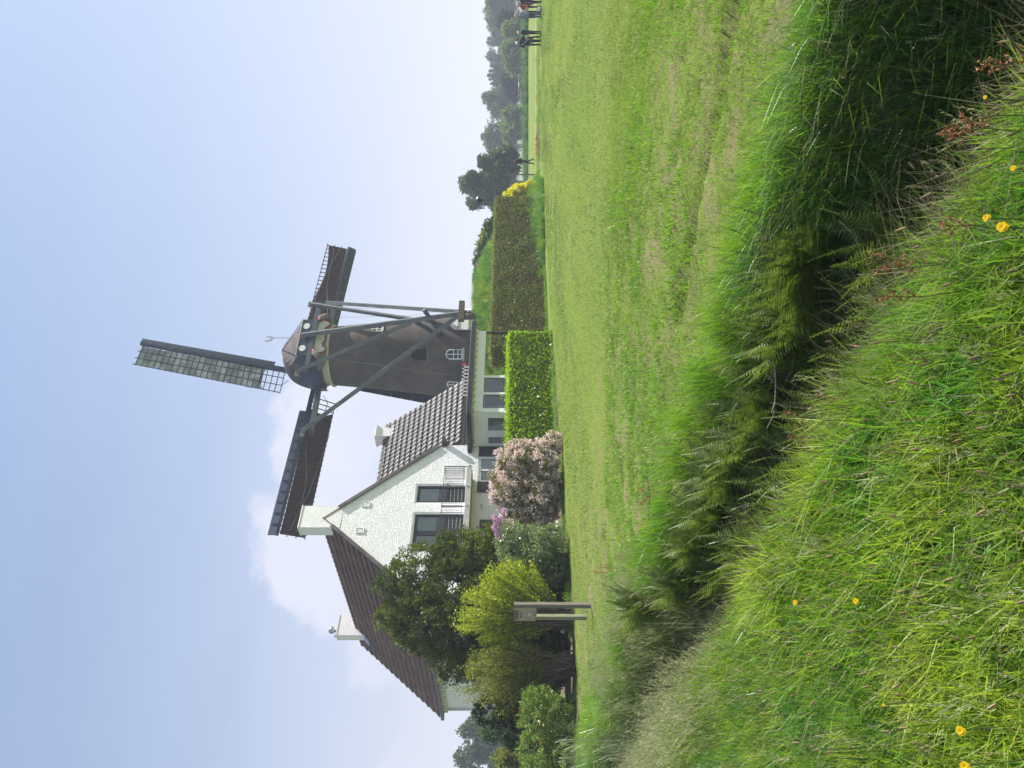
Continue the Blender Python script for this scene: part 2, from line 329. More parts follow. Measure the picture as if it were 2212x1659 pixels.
def make_ground():
    ang = np.linspace(0, 2*np.pi, 721)[:-1]
    ang = np.concatenate([np.linspace(R_(90-38), R_(90+38), 340), np.linspace(R_(90+38), R_(90+322), 90)[1:-1]])
    rad = np.concatenate([np.geomspace(.4, 16, 190), np.geomspace(16, 860, 90)[1:]])
    A, Rr = np.meshgrid(ang, rad); X = Rr*np.cos(A); Y = Rr*np.sin(A); Z = height(X, Y)
    V = np.stack([X, Y, Z], -1).reshape(-1, 3); V = np.vstack([V, [[0, 0, float(height(0, 0))]]])
    na, nr = len(ang), len(rad); i = np.arange(nr-1)[:, None]*na; j = np.arange(na)[None]
    a = i+j; b = i+(j+1) % na; F = np.stack([a, a+na, b+na, b], -1).reshape(-1, 4)
    me = bpy.data.meshes.new('ground'); me.vertices.add(len(V)); me.vertices.foreach_set('co', V.astype(np.float32).ravel())
    nf = len(F); tri = np.stack([np.full(na, len(V)-1), np.arange(na), (np.arange(na)+1) % na], -1)
    me.loops.add(4*nf+3*na); me.loops.foreach_set('vertex_index', np.concatenate([F.ravel(), tri.ravel()]).astype(np.int32))
    me.polygons.add(nf+na); me.polygons.foreach_set('loop_start', np.concatenate([np.arange(nf)*4, 4*nf+np.arange(na)*3]).astype(np.int32))
    me.polygons.foreach_set('use_smooth', np.ones(nf+na, bool)); me.update(calc_edges=True)
    m = bpy.data.materials.new('turf'); m.use_nodes = True; nt = m.node_tree; L = nt.links.new; p = nt.nodes['Principled BSDF']
    p.inputs['Roughness'].default_value = .95; p.inputs['Specular IOR Level'].default_value = .1
    g = nn(nt, 'ShaderNodeNewGeometry'); sep = nn(nt, 'ShaderNodeSeparateXYZ'); L(g.outputs['Position'], sep.inputs[0])
    def nz(sc, st=(1, 1, 1), lo=.4, hi=.6, det=6.0, rough=.6):
        mp = nn(nt, 'ShaderNodeMapping'); L(g.outputs['Position'], mp.inputs[0]); mp.inputs['Scale'].default_value = st
        t = nn(nt, 'ShaderNodeTexNoise', ins={'Scale': sc, 'Detail': det, 'Roughness': rough}); L(mp.outputs[0], t.inputs['Vector'])
        r = nn(nt, 'ShaderNodeMapRange', ins={'From Min': lo, 'From Max': hi}); L(t.outputs['Fac'], r.inputs[0]); return r.outputs[0]
    c = mixc(nt, nz(.35, (1, .35, 1), .35, .65), (.14, .215, .026), (.20, .245, .05))
    c = mixc(nt, nz(.12, (1, .30, 1), .42, .62), c, (.14, .21, .028))
    c = mixc(nt, mth(nt, 'MULTIPLY', nz(9, (1, 1, 1), .48, .66), .6), c, (.05, .085, .015))
    c = mixc(nt, mth(nt, 'MULTIPLY', nz(30, (1, 1, 1), .52, .66), .55), c, (.25, .24, .10))
    # rough strip near the ditch: bare and dry patches
    s = mth(nt, 'ADD', mth(nt, 'MULTIPLY', sep.outputs[0], .788), mth(nt, 'MULTIPLY', sep.outputs[1], .616))
    strip = nn(nt, 'ShaderNodeMapRange', interpolation_type='SMOOTHSTEP', ins={'From Min': 6.5, 'From Max': 10.5, 'To Min': 1.0, 'To Max': 0.0}); L(s, strip.inputs[0])
    c = mixc(nt, mth(nt, 'MULTIPLY', strip.outputs[0], nz(1.6, (1, 1, 1), .46, .64)), c, (.23, .20, .10))
    # ditch: earth darker with depth
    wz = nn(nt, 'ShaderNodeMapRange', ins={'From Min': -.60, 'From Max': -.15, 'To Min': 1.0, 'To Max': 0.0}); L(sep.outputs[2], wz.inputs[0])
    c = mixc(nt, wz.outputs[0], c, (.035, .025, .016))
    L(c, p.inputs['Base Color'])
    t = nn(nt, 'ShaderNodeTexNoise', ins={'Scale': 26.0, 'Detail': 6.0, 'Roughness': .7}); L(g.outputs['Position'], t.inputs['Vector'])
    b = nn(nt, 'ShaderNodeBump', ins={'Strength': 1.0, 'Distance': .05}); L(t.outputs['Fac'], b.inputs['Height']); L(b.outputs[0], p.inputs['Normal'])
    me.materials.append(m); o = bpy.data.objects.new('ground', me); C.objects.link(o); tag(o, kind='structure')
make_ground()
# flat sheets lying on the ground: garden bed, worn patch, far track and strips
def sheet(name, pts, mat, lift=.004, nu=40, nv=8, kind='structure', rough=0):
    """strip between two polylines pts=[(x0,y0,x1,y1),...] draped on the terrain"""
    pts = np.array(pts, float); t = np.linspace(0, len(pts)-1, nu); P = np.stack([np.interp(t, range(len(pts)), pts[:, k]) for k in range(4)], -1)
    w = np.linspace(0, 1, nv)[None, :, None]; Q = P[:, None, :2]*(1-w)+P[:, None, 2:]*w
    if rough:
        Q[:, 0] += RG.normal(0, rough, (nu, 2)); Q[:, -1] += RG.normal(0, rough, (nu, 2))
    X, Y = Q[..., 0], Q[..., 1]; V = np.stack([X, Y, height(X, Y)+lift], -1).reshape(-1, 3)
    F = [(i*nv+j, i*nv+j+1, (i+1)*nv+j+1, (i+1)*nv+j) for i in range(nu-1) for j in range(nv-1)]
    o = link_mesh(name, V, F, mat, None, True); tag(o, kind=kind); return o
# ------------------------------------------------------------------ scattering (geometry nodes)
def blade_mesh(blades, name, mat):
    """blades: list of (root, dir-lean vec, height, width, bend); 3 segment strips"""
    V, F = [], []
    for (x, y, h, w, lx, ly, fa) in blades:
        n0 = len(V); ca, sa = math.cos(fa), math.sin(fa); K = 3
        for i in range(K+1):
            t = i/K; px = x+lx*t*t; py = y+ly*t*t; pz = h*(t-.22*t*t*min(1, (lx*lx+ly*ly)**.5/max(h, .01))); ww = w*(1-t**1.6)/2
            if i == K: V.append((px, py, pz))
            else: V.append((px-ca*ww, py-sa*ww, pz)); V.append((px+ca*ww, py+sa*ww, pz))
        for i in range(K-1): a = n0+2*i; F.append((a, a+1, a+3, a+2))
        a = n0+2*(K-1); F.append((a, a+1, a+2))
    me = bpy.data.meshes.new(name); me.from_pydata(V, [], F); me.materials.append(mat); me.update()
    return me
def tuft(name, mat, n, rad, h, w, lean, seed, hv=.35):
    r = random.Random(seed); B = []
    for _ in range(n):
        a = r.random()*6.283; d = rad*math.sqrt(r.random()); hh = h*(1-hv+2*hv*r.random()); b = r.random()*6.283; l = lean*hh*(r.random()**.7)
        B.append((d*math.cos(a), d*math.sin(a), hh, w*(.7+.6*r.random()), l*math.cos(b), l*math.sin(b), r.random()*3.14))
    return bpy.data.objects.new(name, blade_mesh(B, name, mat))
def seed_tuft(name, n, rad, h, seed, stem, head, spread=.12, heavy=1.0):
    """grass in flower: thin stems with loose spikelets"""
    r = random.Random(seed); V, F, MI = [], [], []
    def strip(p, q, w0, w1, m):
        d = np.array(q)-p; x = np.cross(d, (r.random()-.5, r.random()-.5, .1)); x = x/(np.linalg.norm(x)+1e-9)
        k = len(V); V.extend([p-x*w0/2, p+x*w0/2, q+x*w1/2, q-x*w1/2]); F.append((k, k+1, k+2, k+3)); MI.append(m)
    for _ in range(n):
        a = r.random()*6.283; d = rad*math.sqrt(r.random()); hh = h*(.65+.6*r.random()); b = r.random()*6.283; l = hh*(.08+.3*r.random())
        base = np.array((d*math.cos(a), d*math.sin(a), 0)); P = [base+np.array((l*math.cos(b)*t*t, l*math.sin(b)*t*t, hh*(t-.1*t*t))) for t in (0, .35, .7, 1)]
        for i in range(3): strip(P[i], P[i+1], .0022, .0016, 0)
        for k in range(int(11*heavy)):
            t = .72+.28*k/(11*heavy); c = P[2]+(P[3]-P[2])*((t-.7)/.3); dv = np.array((r.gauss(0, 1), r.gauss(0, 1), .5+r.random()))*.012*(1.15-t)*8*spread/.12*.35
            strip(c, c+dv+np.array((0, 0, .008)), .0045, .002, 1)
    me = bpy.data.meshes.new(name); me.from_pydata([tuple(v) for v in V], [], F); me.materials.append(stem); me.materials.append(head)
    me.polygons.foreach_set('material_index', MI); me.update(); return bpy.data.objects.new(name, me)
def scatter(name, P, sources, scale, rotz=None, tilt=.12, label=None, idx=None):
    n = len(P); me = bpy.data.meshes.new(name); me.vertices.add(n); me.vertices.foreach_set('co', np.asarray(P, np.float32).ravel())
    rot = np.stack([RG.normal(0, tilt, n), RG.normal(0, tilt, n), RG.uniform(0, 6.283, n) if rotz is None else rotz], -1)
    for nm, ty, da in (('rot', 'FLOAT_VECTOR', rot), ('scl', 'FLOAT', scale), ('idx', 'INT', RG.integers(0, len(sources), n) if idx is None else idx)):
        at_ = me.attributes.new(nm, ty, 'POINT')
        at_.data.foreach_set('vector' if ty == 'FLOAT_VECTOR' else 'value', np.asarray(da, np.float32 if ty != 'INT' else np.int32).ravel())
    o = bpy.data.objects.new(name, me); C.objects.link(o); tag(o, label, kind='stuff')
    col = bpy.data.collections.new(name+'_parts')
    for i, s in enumerate(sources): s.name = '%s_part_%02d' % (name, i); col.objects.link(s)
    nt = bpy.data.node_groups.new(name, 'GeometryNodeTree')
    nt.interface.new_socket('Geometry', in_out='INPUT', socket_type='NodeSocketGeometry'); nt.interface.new_socket('Geometry', in_out='OUTPUT', socket_type='NodeSocketGeometry')
    gi = nt.nodes.new('NodeGroupInput'); go = nt.nodes.new('NodeGroupOutput'); L = nt.links.new
    ci = nt.nodes.new('GeometryNodeCollectionInfo'); ci.inputs['Collection'].default_value = col
    ci.inputs['Separate Children'].default_value = True; ci.inputs['Reset Children'].default_value = True
    ip = nt.nodes.new('GeometryNodeInstanceOnPoints'); ip.inputs['Pick Instance'].default_value = True
    def na(nm, ty):
        a = nt.nodes.new('GeometryNodeInputNamedAttribute'); a.data_type = ty; a.inputs['Name'].default_value = nm; return a.outputs['Attribute']
    L(gi.outputs[0], ip.inputs['Points']); L(ci.outputs[0], ip.inputs['Instance']); L(na('idx', 'INT'), ip.inputs['Instance Index'])
    L(na('rot', 'FLOAT_VECTOR'), ip.inputs['Rotation']); L(na('scl', 'FLOAT'), ip.inputs['Scale']); L(ip.outputs[0], go.inputs[0])
    md = o.modifiers.new('scatter', 'NODES'); md.node_group = nt; return o
def blades(name, X, Y, h, w, lean, mats, K=3, dz=-.01, wind=(0, 0), mi=None, kind='stuff', face=None, Z=None):
    """real grass blades: every blade a bent tapering strip"""
    n = len(X); h = np.broadcast_to(h, n).astype(float); w = np.broadcast_to(w, n)*RG.uniform(.6, 1.3, n); t = np.linspace(0, 1, K+1)
    a = RG.uniform(0, 6.283, n); l = h*lean*RG.random(n)**.8; lx, ly = l*np.cos(a)+h*wind[0], l*np.sin(a)+h*wind[1]; fa = RG.uniform(0, 3.1416, n) if face is None else face
    tt = t[None]; px = X[:, None]+lx[:, None]*tt**2; py = Y[:, None]+ly[:, None]*tt**2; L2 = np.hypot(lx, ly)/np.maximum(h, 1e-3)
    z0 = height(X, Y)+dz if Z is None else Z; pz = z0[:, None]+h[:, None]*(tt-np.minimum(.42, .24*L2)[:, None]*tt**2)
    ww = w[:, None]*(1-tt**1.7*.97)/2; V = np.empty((n, K+1, 2, 3)); c, s_ = np.cos(fa)[:, None], np.sin(fa)[:, None]
    for k, sg in ((0, -1), (1, 1)): V[:, :, k, 0] = px+sg*c*ww; V[:, :, k, 1] = py+sg*s_*ww; V[:, :, k, 2] = pz
    base = np.arange(n)[:, None]*(2*(K+1))+2*np.arange(K)[None]; F = np.stack([base, base+1, base+3, base+2], -1).reshape(-1, 4)
    me = bpy.data.meshes.new(name); me.vertices.add(n*2*(K+1)); me.vertices.foreach_set('co', V.astype(np.float32).ravel()); nf = len(F)
    me.loops.add(4*nf); me.loops.foreach_set('vertex_index', F.astype(np.int32).ravel()); me.polygons.add(nf); me.polygons.foreach_set('loop_start', np.arange(0, 4*nf, 4, dtype=np.int32))
    for m in (mats if isinstance(mats, (list, tuple)) else [mats]): me.materials.append(m)
    if mi is not None: me.polygons.foreach_set('material_index', np.repeat(mi, K).astype(np.int32))
    me.update(calc_edges=True); o = bpy.data.objects.new(name, me); C.objects.link(o); o['kind'] = kind; return o
def clumped(X, Y, per, rad):
    """turn tuft centres into blade roots"""
    X = np.repeat(X, per); Y = np.repeat(Y, per); return X+RG.normal(0, rad, len(X)), Y+RG.normal(0, rad, len(Y))
def wedge(n, y0, y1, power=1.0, margin=1.0, k=.54):
    """random points of the view wedge, x from -k*y to k*y"""
    Y = (RG.random(n)**power)*(y1-y0)+y0; X = RG.uniform(-1, 1, n)*(k*Y+margin); return X, Y
def on_ground(X, Y, dz=-.01): return np.stack([X, Y, height(X, Y)+dz], -1)
#@@PART2
# ------------------------------------------------------------------ the white house (t along the gable wall, a back along the ridge)
HB = np.array((.7185, .6955, 0)); HA = np.array((-.6955, .7185, 0)); H0 = np.array((-5.77, 33.0, 0)); ZZ = np.array((0, 0, 1.0))
def HF(p): return H0+HB*p[0]+HA*p[1]+ZZ*p[2]
SL = 1.185; RZ = 10.05
house = empty('white_house', HF((0, 0, 0)), 'white painted brick house with steep brown tiled roofs, dark balcony doors and three chimneys', 'house')
gable = [(-3.55, 0), (4.06, 0), (4.06, RZ-.10-SL*4.06+.0), (0, RZ-.10), (-3.55, RZ-.10-SL*3.55)]
OPEN = {'door1': (.78, 1.84, 3.88, 6.15), 'door2': (-1.68, .33, 3.88, 6.13), 'win1': (1.95, 3.37, 1.25, 3.40), 'win2': (-2.1, -.70, 1.25, 3.22)}
def clip_poly(poly, x0, x1, z0, z1):
    def cut(P, f, ins):
        out = []
        for i in range(len(P)):
            a, b = P[i], P[(i+1) % len(P)]; ia, ib = ins(a), ins(b)
            if ia: out.append(a)
            if ia != ib: out.append(f(a, b))
        return out
    def fx(c): return lambda a, b: (c, a[1]+(b[1]-a[1])*(c-a[0])/(b[0]-a[0]))
    def fz(c): return lambda a, b: (a[0]+(b[0]-a[0])*(c-a[1])/(b[1]-a[1]), c)
    P = poly
    for f, ins in ((fx(x0), lambda p: p[0] >= x0), (fx(x1), lambda p: p[0] <= x1), (fz(z0), lambda p: p[1] >= z0), (fz(z1), lambda p: p[1] <= z1)):
        if len(P) < 3: return []
        P = cut(P, f, ins)
    return P
b = MB(HF)
ts = sorted({-3.55, 4.06}|{v for o in OPEN.values() for v in o[:2]}); zs = sorted({0, 10.0}|{v for o in OPEN.values() for v in o[2:]})
for i in range(len(ts)-1):
    for j in range(len(zs)-1):
        tc, zc = (ts[i]+ts[i+1])/2, (zs[j]+zs[j+1])/2
        if any(o[0] < tc < o[1] and o[2] < zc < o[3] for o in OPEN.values()): continue
        P = clip_poly(gable, ts[i], ts[i+1], zs[j], zs[j+1])
        if len(P) >= 3: b.prism([(p[0], .012, p[1]) for p in P], (0, .29, 0))
b.build('gable_wall', M['mortar'], house)
b = MB(HF); b.box((-3.55, .302, 0), (-3.27, 11.7, 5.72)); b.box((-3.55, 11.7, 0), (4.06, 11.95, 5.2)); b.prism([(-3.55, 11.7, 5.2), (4.06, 11.7, 5.2), (0, 11.7, 9.9)], (0, .25, 0))
b.build('side_wall', M['white_brick'], house)
b = MB(HF); b.box((-3.2, .31, 3.5), (4, 2.6, 3.75)); b.box((-3.2, 2.6, 0), (4, 2.7, 7.0)); b.build('interior', M['room_dark'], house)
# bricks of the gable wall: one mesh each for those that show largest, the others joined
brick_v = []
rows = int(10/.0715); cand = []
for r in range(rows):
    z0 = r*.0715+.005; z1 = z0+.0605
    x = -3.55+random.random()*.2
    while x < 4.06:
        w = random.choice((.205, .205, .205, .10, .155))+random.uniform(-.004, .004); x0, x1 = x, x+w; x += w+.011
        zt = z1; lim = (RZ-.14-zt)/SL
        a0, a1 = max(x0, -3.55, -lim), min(x1, 4.055, lim)
        hit = False
        for o in OPEN.values():
            if o[2]-.03 < z1 and z0 < o[3]+.0 and a0 < o[1] and a1 > o[0]:
                if a0 < o[0] and a1 < o[1]: a1 = o[0]-.002
                elif a1 > o[1] and a0 > o[0]: a0 = o[1]+.002
                else: hit = True
        if hit or a1-a0 < .03: continue
        cand.append((a0, a1, z0, z1))
# soldier course over the openings reads as upright bricks
def brick_shape(w, h, seed):
    r = random.Random(seed); e = .006; d = [.007+r.uniform(-.0025, .004) for _ in range(4)]
    x, z = w/2, h/2
    V = [(-x, 0, -z), (x, 0, -z), (x, 0, z), (-x, 0, z), (-x+e, -d[0], -z+e), (x-e, -d[1], -z+e), (x-e, -d[2], z-e), (-x+e, -d[3], z-e)]
    return V, [(4, 5, 6, 7), (0, 1, 5, 4), (1, 2, 6, 5), (2, 3, 7, 6), (3, 0, 4, 7)]
HM = Matrix(((HB[0], HA[0], 0, 0), (HB[1], HA[1], 0, 0), (0, 0, 1, 0), (0, 0, 0, 1)))
shapes = {}
cand.sort(key=lambda c: -(c[0] > .2)*(c[2] > 4.0)*(c[2] < 7.2)-(c[0] > 1.9)*.5*(c[2] > 3.9)); j = MB(HF); nb = 0
for (a0, a1, z0, z1) in cand:
    w = a1-a0
    if nb < 290 and a0 > .2 and 3.9 < z0 < 7.2:
        key = (round(w/.01), random.randrange(4))
        if key not in shapes:
            V, F = brick_shape(key[0]*.01, z1-z0, hash(key) % 999); me = bpy.data.meshes.new('brick'); me.from_pydata(V, [], F); me.materials.append(M['white_brick']); shapes[key] = me
        o = bpy.data.objects.new('brick', shapes[key]); C.objects.link(o); o.parent = house
        o.matrix_local = Matrix.Translation(Vector(HF(((a0+a1)/2, .012, (z0+z1)/2))-world_loc(house))) @ HM; nb += 1
    else:
        V, F = brick_shape(w, z1-z0, random.randrange(9999)); cx, cz = (a0+a1)/2, (z0+z1)/2
        j.add([(v[0]+cx, v[1]+.012, v[2]+cz) for v in V], F)
j.build('bricks_beyond', M['white_brick'], house, kind='stuff')
# roof planes under the tiles
b = MB(HF)
def slab(P, n, th=.06, m=0):
    n = np.array(n, float); n /= np.linalg.norm(n); P = [np.array(p, float) for p in P]; b.prism([p-n*th for p in P], n*(th-.012), m)
slab([(0, -.03, RZ-.02), (0, 11.95, RZ-.02), (-3.75, 11.95, RZ-.02-SL*3.75), (-3.75, -.03, RZ-.02-SL*3.75)], (-SL, 0, 1))
slab([(.0, -.03, RZ-.02), (4.15, -.03, RZ-.02-SL*4.15), (4.15, .5, RZ-.02-SL*4.15), (1.1, 4, 8.73), (1.1, 11.95, 8.73), (0, 11.95, RZ-.02)], (SL, 0, 1))
slab([(1.0, 4, 8.75), (4.7, .5, 4.4), (8.75, .5, 4.4), (8.75, 4, 8.75)], (0, -1.243, 1))
slab([(1.0, 4.0, 8.75), (8.75, 4.0, 8.75), (8.75, 7.5, 4.4), (3, 7.5, 4.4)], (0, 1.243, 1))
b.build('roof', M['tile_brown'], house)
# interlocking tiles
def tile_mesh(name, mat, w=.272, l=.40, rk=1.0, lip=.040):
    X = [0, .03, .065, .10, .14, .20, .25, w+.012]; Zr = [rk*q for q in (.018, .050, .058, .046, .014, .006, .008, .018)]; V, F = [], []
    for y, dz in ((0, lip), (l*.5, lip*.5), (l+.035, 0)):
        for x, z in zip(X, Zr): V.append((x, y, z+dz))
    k = len(X)
    for i in range(2):
        for q in range(k-1): F.append((i*k+q, i*k+q+1, (i+1)*k+q+1, (i+1)*k+q))
    n0 = len(V)
    for x, z in zip(X, Zr): V.append((x, .004, z+.002))
    for q in range(k-1): F.append((n0+q, n0+q+1, q+1, q))
    me = bpy.data.meshes.new(name); me.from_pydata(V, [], F); me.materials.append(mat); me.polygons.foreach_set('use_smooth', [True]*(2*(k-1))+[False]*(k-1)); return me, V, F
def lay_tiles(org, ex, ey, nx, ny, mat, skip, key, maxn=295):
    """ex across the roof, ey up the slope (world unit vectors), org = eave corner"""
    me, V, F = tile_mesh('roof_tile', mat, rk=.55 if mat == M['tile_brown'] else 1, lip=.075 if mat == M['tile_brown'] else .045); ez = np.cross(ex, ey); cells = [(i, k) for i in range(nx) for k in range(ny) if not skip(i*.272+.136, k*.385)]
    cells.sort(key=key); V = np.array(V); rest = MB(); off = world_loc(house)
    for n, (i, k) in enumerate(cells):
        o_ = org+ex*i*.272+ey*k*.385+ez*random.uniform(0, .006); tw = random.uniform(-.012, .012)
        if n < maxn:
            o = bpy.data.objects.new('roof_tile', me); C.objects.link(o); o.parent = house
            e1 = ex+ey*tw; e2 = ey-ex*tw
            o.matrix_local = Matrix(((e1[0], e2[0], ez[0], o_[0]-off[0]), (e1[1], e2[1], ez[1], o_[1]-off[1]), (e1[2], e2[2], ez[2], o_[2]), (0, 0, 0, 1)))
        else: rest.add([o_+(ex+ey*tw)*v[0]+(ey-ex*tw)*v[1]+ez*v[2] for v in V], F)
    if rest.V: rest.build('tiles_beyond', mat, house, True, kind='stuff')
sl = math.hypot(1, 1.243)
lay_tiles(HF((8.75, .44, 4.34))-HB*0, -HB, (HA+ZZ*1.243)/sl*1.0, 28, 15, M['tile'], lambda x, s: (8.75-x) < (RZ-(4.4+s/sl*1.243))/SL-.12, lambda c: c[0]) if False else None
eyw = (HA+ZZ*1.243)/sl
lay_tiles(HF((1.12, .42, 4.32)), HB, eyw, 28, 15, M['tile'], lambda x, s: (1.12+x) < (RZ-(4.4+s/sl*1.243))/SL-.15, lambda c: -c[0])
sl2 = math.hypot(1, SL); eyl = (HB+ZZ*SL)/sl2
lay_tiles(HF((-3.80, 11.98, RZ-SL*3.80)), -HA, eyl, 44, 15, M['tile_brown'], lambda x, s: False, lambda c: -c[0]*1.0-c[1]*.8)
# verge tiles along the two rakes of the gable, ridge tiles
def cap_run(p, q, n, rad, mat, name, flat=False):
    p = np.array(p); q = np.array(q); d = (q-p)/n; u = d/np.linalg.norm(d)
    for i in range(n):
        a = p+d*i; e = a+d*1.08; m_ = MB()
        if flat:
            side = np.cross(u, HA); side /= np.linalg.norm(side)
            m_.beam(a+side*0.0, e+side*.012, .15, .05, up=HA, w1=.16, h1=.055)
        else:
            m_.tube([a-ZZ*.05, a+d*.9-ZZ*.05, a+d*.91-ZZ*.045, e-ZZ*.045], [rad, rad, rad*1.14, rad*1.14], 10)
        m_.build(name, mat, house, not flat)
e0 = lambda t: HF((t, -.075, RZ-.03-SL*abs(t)))
cap_run(e0(3.98), e0(.55), 13, .07, M['tile'], 'verge_tile', True)
cap_run(e0(-3.7), e0(-.42), 12, .07, M['tile'], 'verge_tile', True)
cap_run(HF((0, .6, RZ+.02)), HF((0, 11.95, RZ+.02)), 28, .115, M['tile_brown'], 'ridge_tile')
cap_run(HF((8.75, 4, 8.78)), HF((1.4, 4, 8.78)), 18, .115, M['tile'], 'ridge_tile')
# gutters, soffit corbels
b = MB(HF); b.box((3.98, -.35, 4.98), (4.25, .55, 5.14)); b.box((3.99, -.36, 4.9), (4.1, .0, 4.98)); b.build('gutter_end', M['gutter'], house)
b = MB(HF); b.box((4.30, .30, 4.16), (8.85, .46, 4.33)); b.build('gutter', M['gutter'], house)
b = MB(HF); b.box((-3.98, -.1, 5.36), (-3.80, 12.1, 5.52)); b.prism([(-3.98, -.1, 5.52), (-3.80, -.1, 5.60), (-3.80, -.1, 5.36), (-3.98, -.1, 5.36)], (0, .01, 0)); b.build('gutter', M['gutter'], house)
for i in range(34):
    b = MB(HF); b.box((-3.72, .1+i*.35, 5.16), (-3.552, .22+i*.35, 5.34)); b.build('corbel', M['white'], house)
for i in range(11):
    b = MB(HF); b.box((4.5+i*.4, .56, 3.98), (4.62+i*.4, .70, 4.14)); b.build('corbel', M['white'], house)
b = MB(HF); b.box((4.07, .72, 0), (8.62, .95, 4.35)); b.box((8.40, .95, 0), (8.62, 7.2, 4.35)); b.prism([(8.42, .8, 4.3), (8.42, 7.2, 4.3), (8.42, 4, 8.5)], (.2, 0, 0)); b.build('wing_wall', M['cream'], house)
b = MB(HF); b.box((4.3, .47, 4.20), (8.75, .72, 4.26)); b.box((-3.8, 0, 5.345), (-3.56, 11.9, 5.36)); b.build('soffit', M['white'], house)
# chimneys with courses of bricks standing proud
def chimney(t0, t1, a0, a1, zb, zt, flare=False, label=None):
    c = MB(HF); c.box((t0+.012, a0+.012, zb), (t1-.012, a1-.012, zt)); ch = c.build('chimney', M['mortar'], house)
    if label: ch['label'] = label
    k = MB(HF); z = zb+.01
    while z < zt-.05:
        for face in (0, 1, 2, 3):
            L_ = (t1-t0) if face < 2 else (a1-a0); x = -random.random()*.15
            while x < L_:
                w = random.choice((.2, .2, .1, .15)); s0, s1 = max(x, .001), min(x+w, L_-.001); x += w+.01
                if s1-s0 < .03: continue
                d = .009+random.uniform(-.003, .002)
                if face == 0: k.box((t0+s0, a0+.012-d, z), (t0+s1, a0+.03, z+.06))
                elif face == 1: k.box((t0+s0, a1-.03, z), (t0+s1, a1-.012+d, z+.06))
                elif face == 2: k.box((t0+.012-d, a0+s0, z), (t0+.03, a0+s1, z+.06))
                else: k.box((t1-.03, a0+s0, z), (t1-.012+d, a0+s1, z+.06))
        z += .0715
    ko = k.build('brickwork', M['white_brick'], ch); ko['kind'] = 'stuff'
    c = MB(HF)
    if flare:
        c.add([(t0-.005, a0-.005, zt-.22), (t1+.005, a0-.005, zt-.22), (t1+.005, a1+.005, zt-.22), (t0-.005, a1+.005, zt-.22), (t0-.09, a0-.09, zt), (t1+.09, a0-.09, zt), (t1+.09, a1+.09, zt), (t0-.09, a1+.09, zt)],
              [(0, 1, 5, 4), (1, 2, 6, 5), (2, 3, 7, 6), (3, 0, 4, 7), (4, 5, 6, 7)]); c.box((t0-.10, a0-.10, zt+.002), (t1+.10, a1+.10, zt+.06))
    else: c.box((t0-.02, a0-.02, zt-.0), (t1+.02, a1+.02, zt+.04))
    c.build('chimney_cap', M['white_brick'], ch); c = MB(HF)
    c.box((t0-.10, a0-.06, zb-.0), (t1+.10, a1+.10, zb+.012)); return ch
chimney(-.47, .64, -.012, .60, 9.2, 10.97, label='tall white chimney on the front gable')
c2 = chimney(-.44, .71, 10.0, 10.58, 9.5, 11.05, label='white chimney at the far ridge end with a metal cowl')
b = MB(HF)
b.tube([(-.02, 10.3, 11.08), (-.02, 10.3, 11.25)], .10, 14); b.build('flue', M['zinc'], c2, True)
b = MB(); c_ = HF((-.02, 10.3, 0)); b.lathe([(.02, 11.24), (.13, 11.28), (.18, 11.36), (.19, 11.42), (.17, 11.5), (.10, 11.57), (.01, 11.60)], c_, 18); b.build('round_cowl', M['zinc'], c2, True)
b = MB(HF); b.tube([(-.30, 10.3, 11.08), (-.30, 10.3, 11.16), (-.30, 10.3, 11.165), (-.30, 10.3, 11.21)], [.07, .07, .11, .11], 12); b.build('small_flue', M['zinc'], c2, True)
chimney(7.73, 8.32, 3.68, 4.38, 8.0, 9.22, True, 'white flared chimney on the side wing')
b = MB(HF); b.prism([(7.62, 3.66, 8.41), (8.42, 3.66, 8.41), (8.42, 3.52, 8.25), (7.62, 3.52, 8.25)], (0, -.01, .02)); b.build('lead_flashing', M['gutter'], house)
b = MB(HF); b.prism([(-.5, 9.94, 9.62), (-.5, 10.66, 9.62), (-.72, 10.66, 9.34), (-.72, 9.94, 9.34)], (-.012, 0, .012)); b.build('lead_flashing', M['zinc'], house)
# doors and windows
def pane_leaf(par, t0, t1, z0, z1, a, glass_z, slats, fw=.11, mat='black', name='door_leaf'):
    """one leaf: stiles, rails, glass above, boarded panel with light grooves below"""
    b = MB(HF); b.box((t0, a, z0), (t0+fw, a+.06, z1)); b.box((t1-fw, a, z0), (t1, a+.06, z1)); b.box((t0+fw, a+.002, z1-fw), (t1-fw, a+.058, z1)); b.box((t0+fw, a+.002, z0), (t1-fw, a+.058, z0+fw))
    b.box((t0+fw, a+.004, glass_z-.04), (t1-fw, a+.056, glass_z+.04))
    if slats: b.box((t0+fw, a+.03, z0+fw), (t1-fw, a+.05, glass_z-.04))
    lf = b.build(name, M[mat], par)
    b = MB(HF); b.box((t0+fw, a+.025, glass_z+.04), (t1-fw, a+.032, z1-fw)); b.build('pane', M['glass'], lf)
    for i in range(slats):
        z = z0+fw+.10+i*(glass_z-z0-fw-.10)/slats; b = MB(HF); b.box((t0+fw+.03, a+.016, z), (t1-fw-.03, a+.0295, z+.018)); b.build('slat', M['concrete'], lf)
    b = MB(HF); b.box((t0+fw+.01, a+.045, max(glass_z, z0+(z1-z0)*.57)), (t1-fw-.01, a+.05, z1-fw-.03)); b.build('curtain', M['curtain'], lf)
def reveal(par, o, d=.12, w=.07, mat='frame_white', name='frame'):
    t0, t1, z0, z1 = o; b = MB(HF)
    b.box((t0, .03, z0), (t0+w, .03+d, z1)); b.box((t1-w, .03, z0), (t1, .03+d, z1)); b.box((t0+w, .032, z1-w), (t1-w, .028+d, z1)); return b.build(name, M[mat], par)
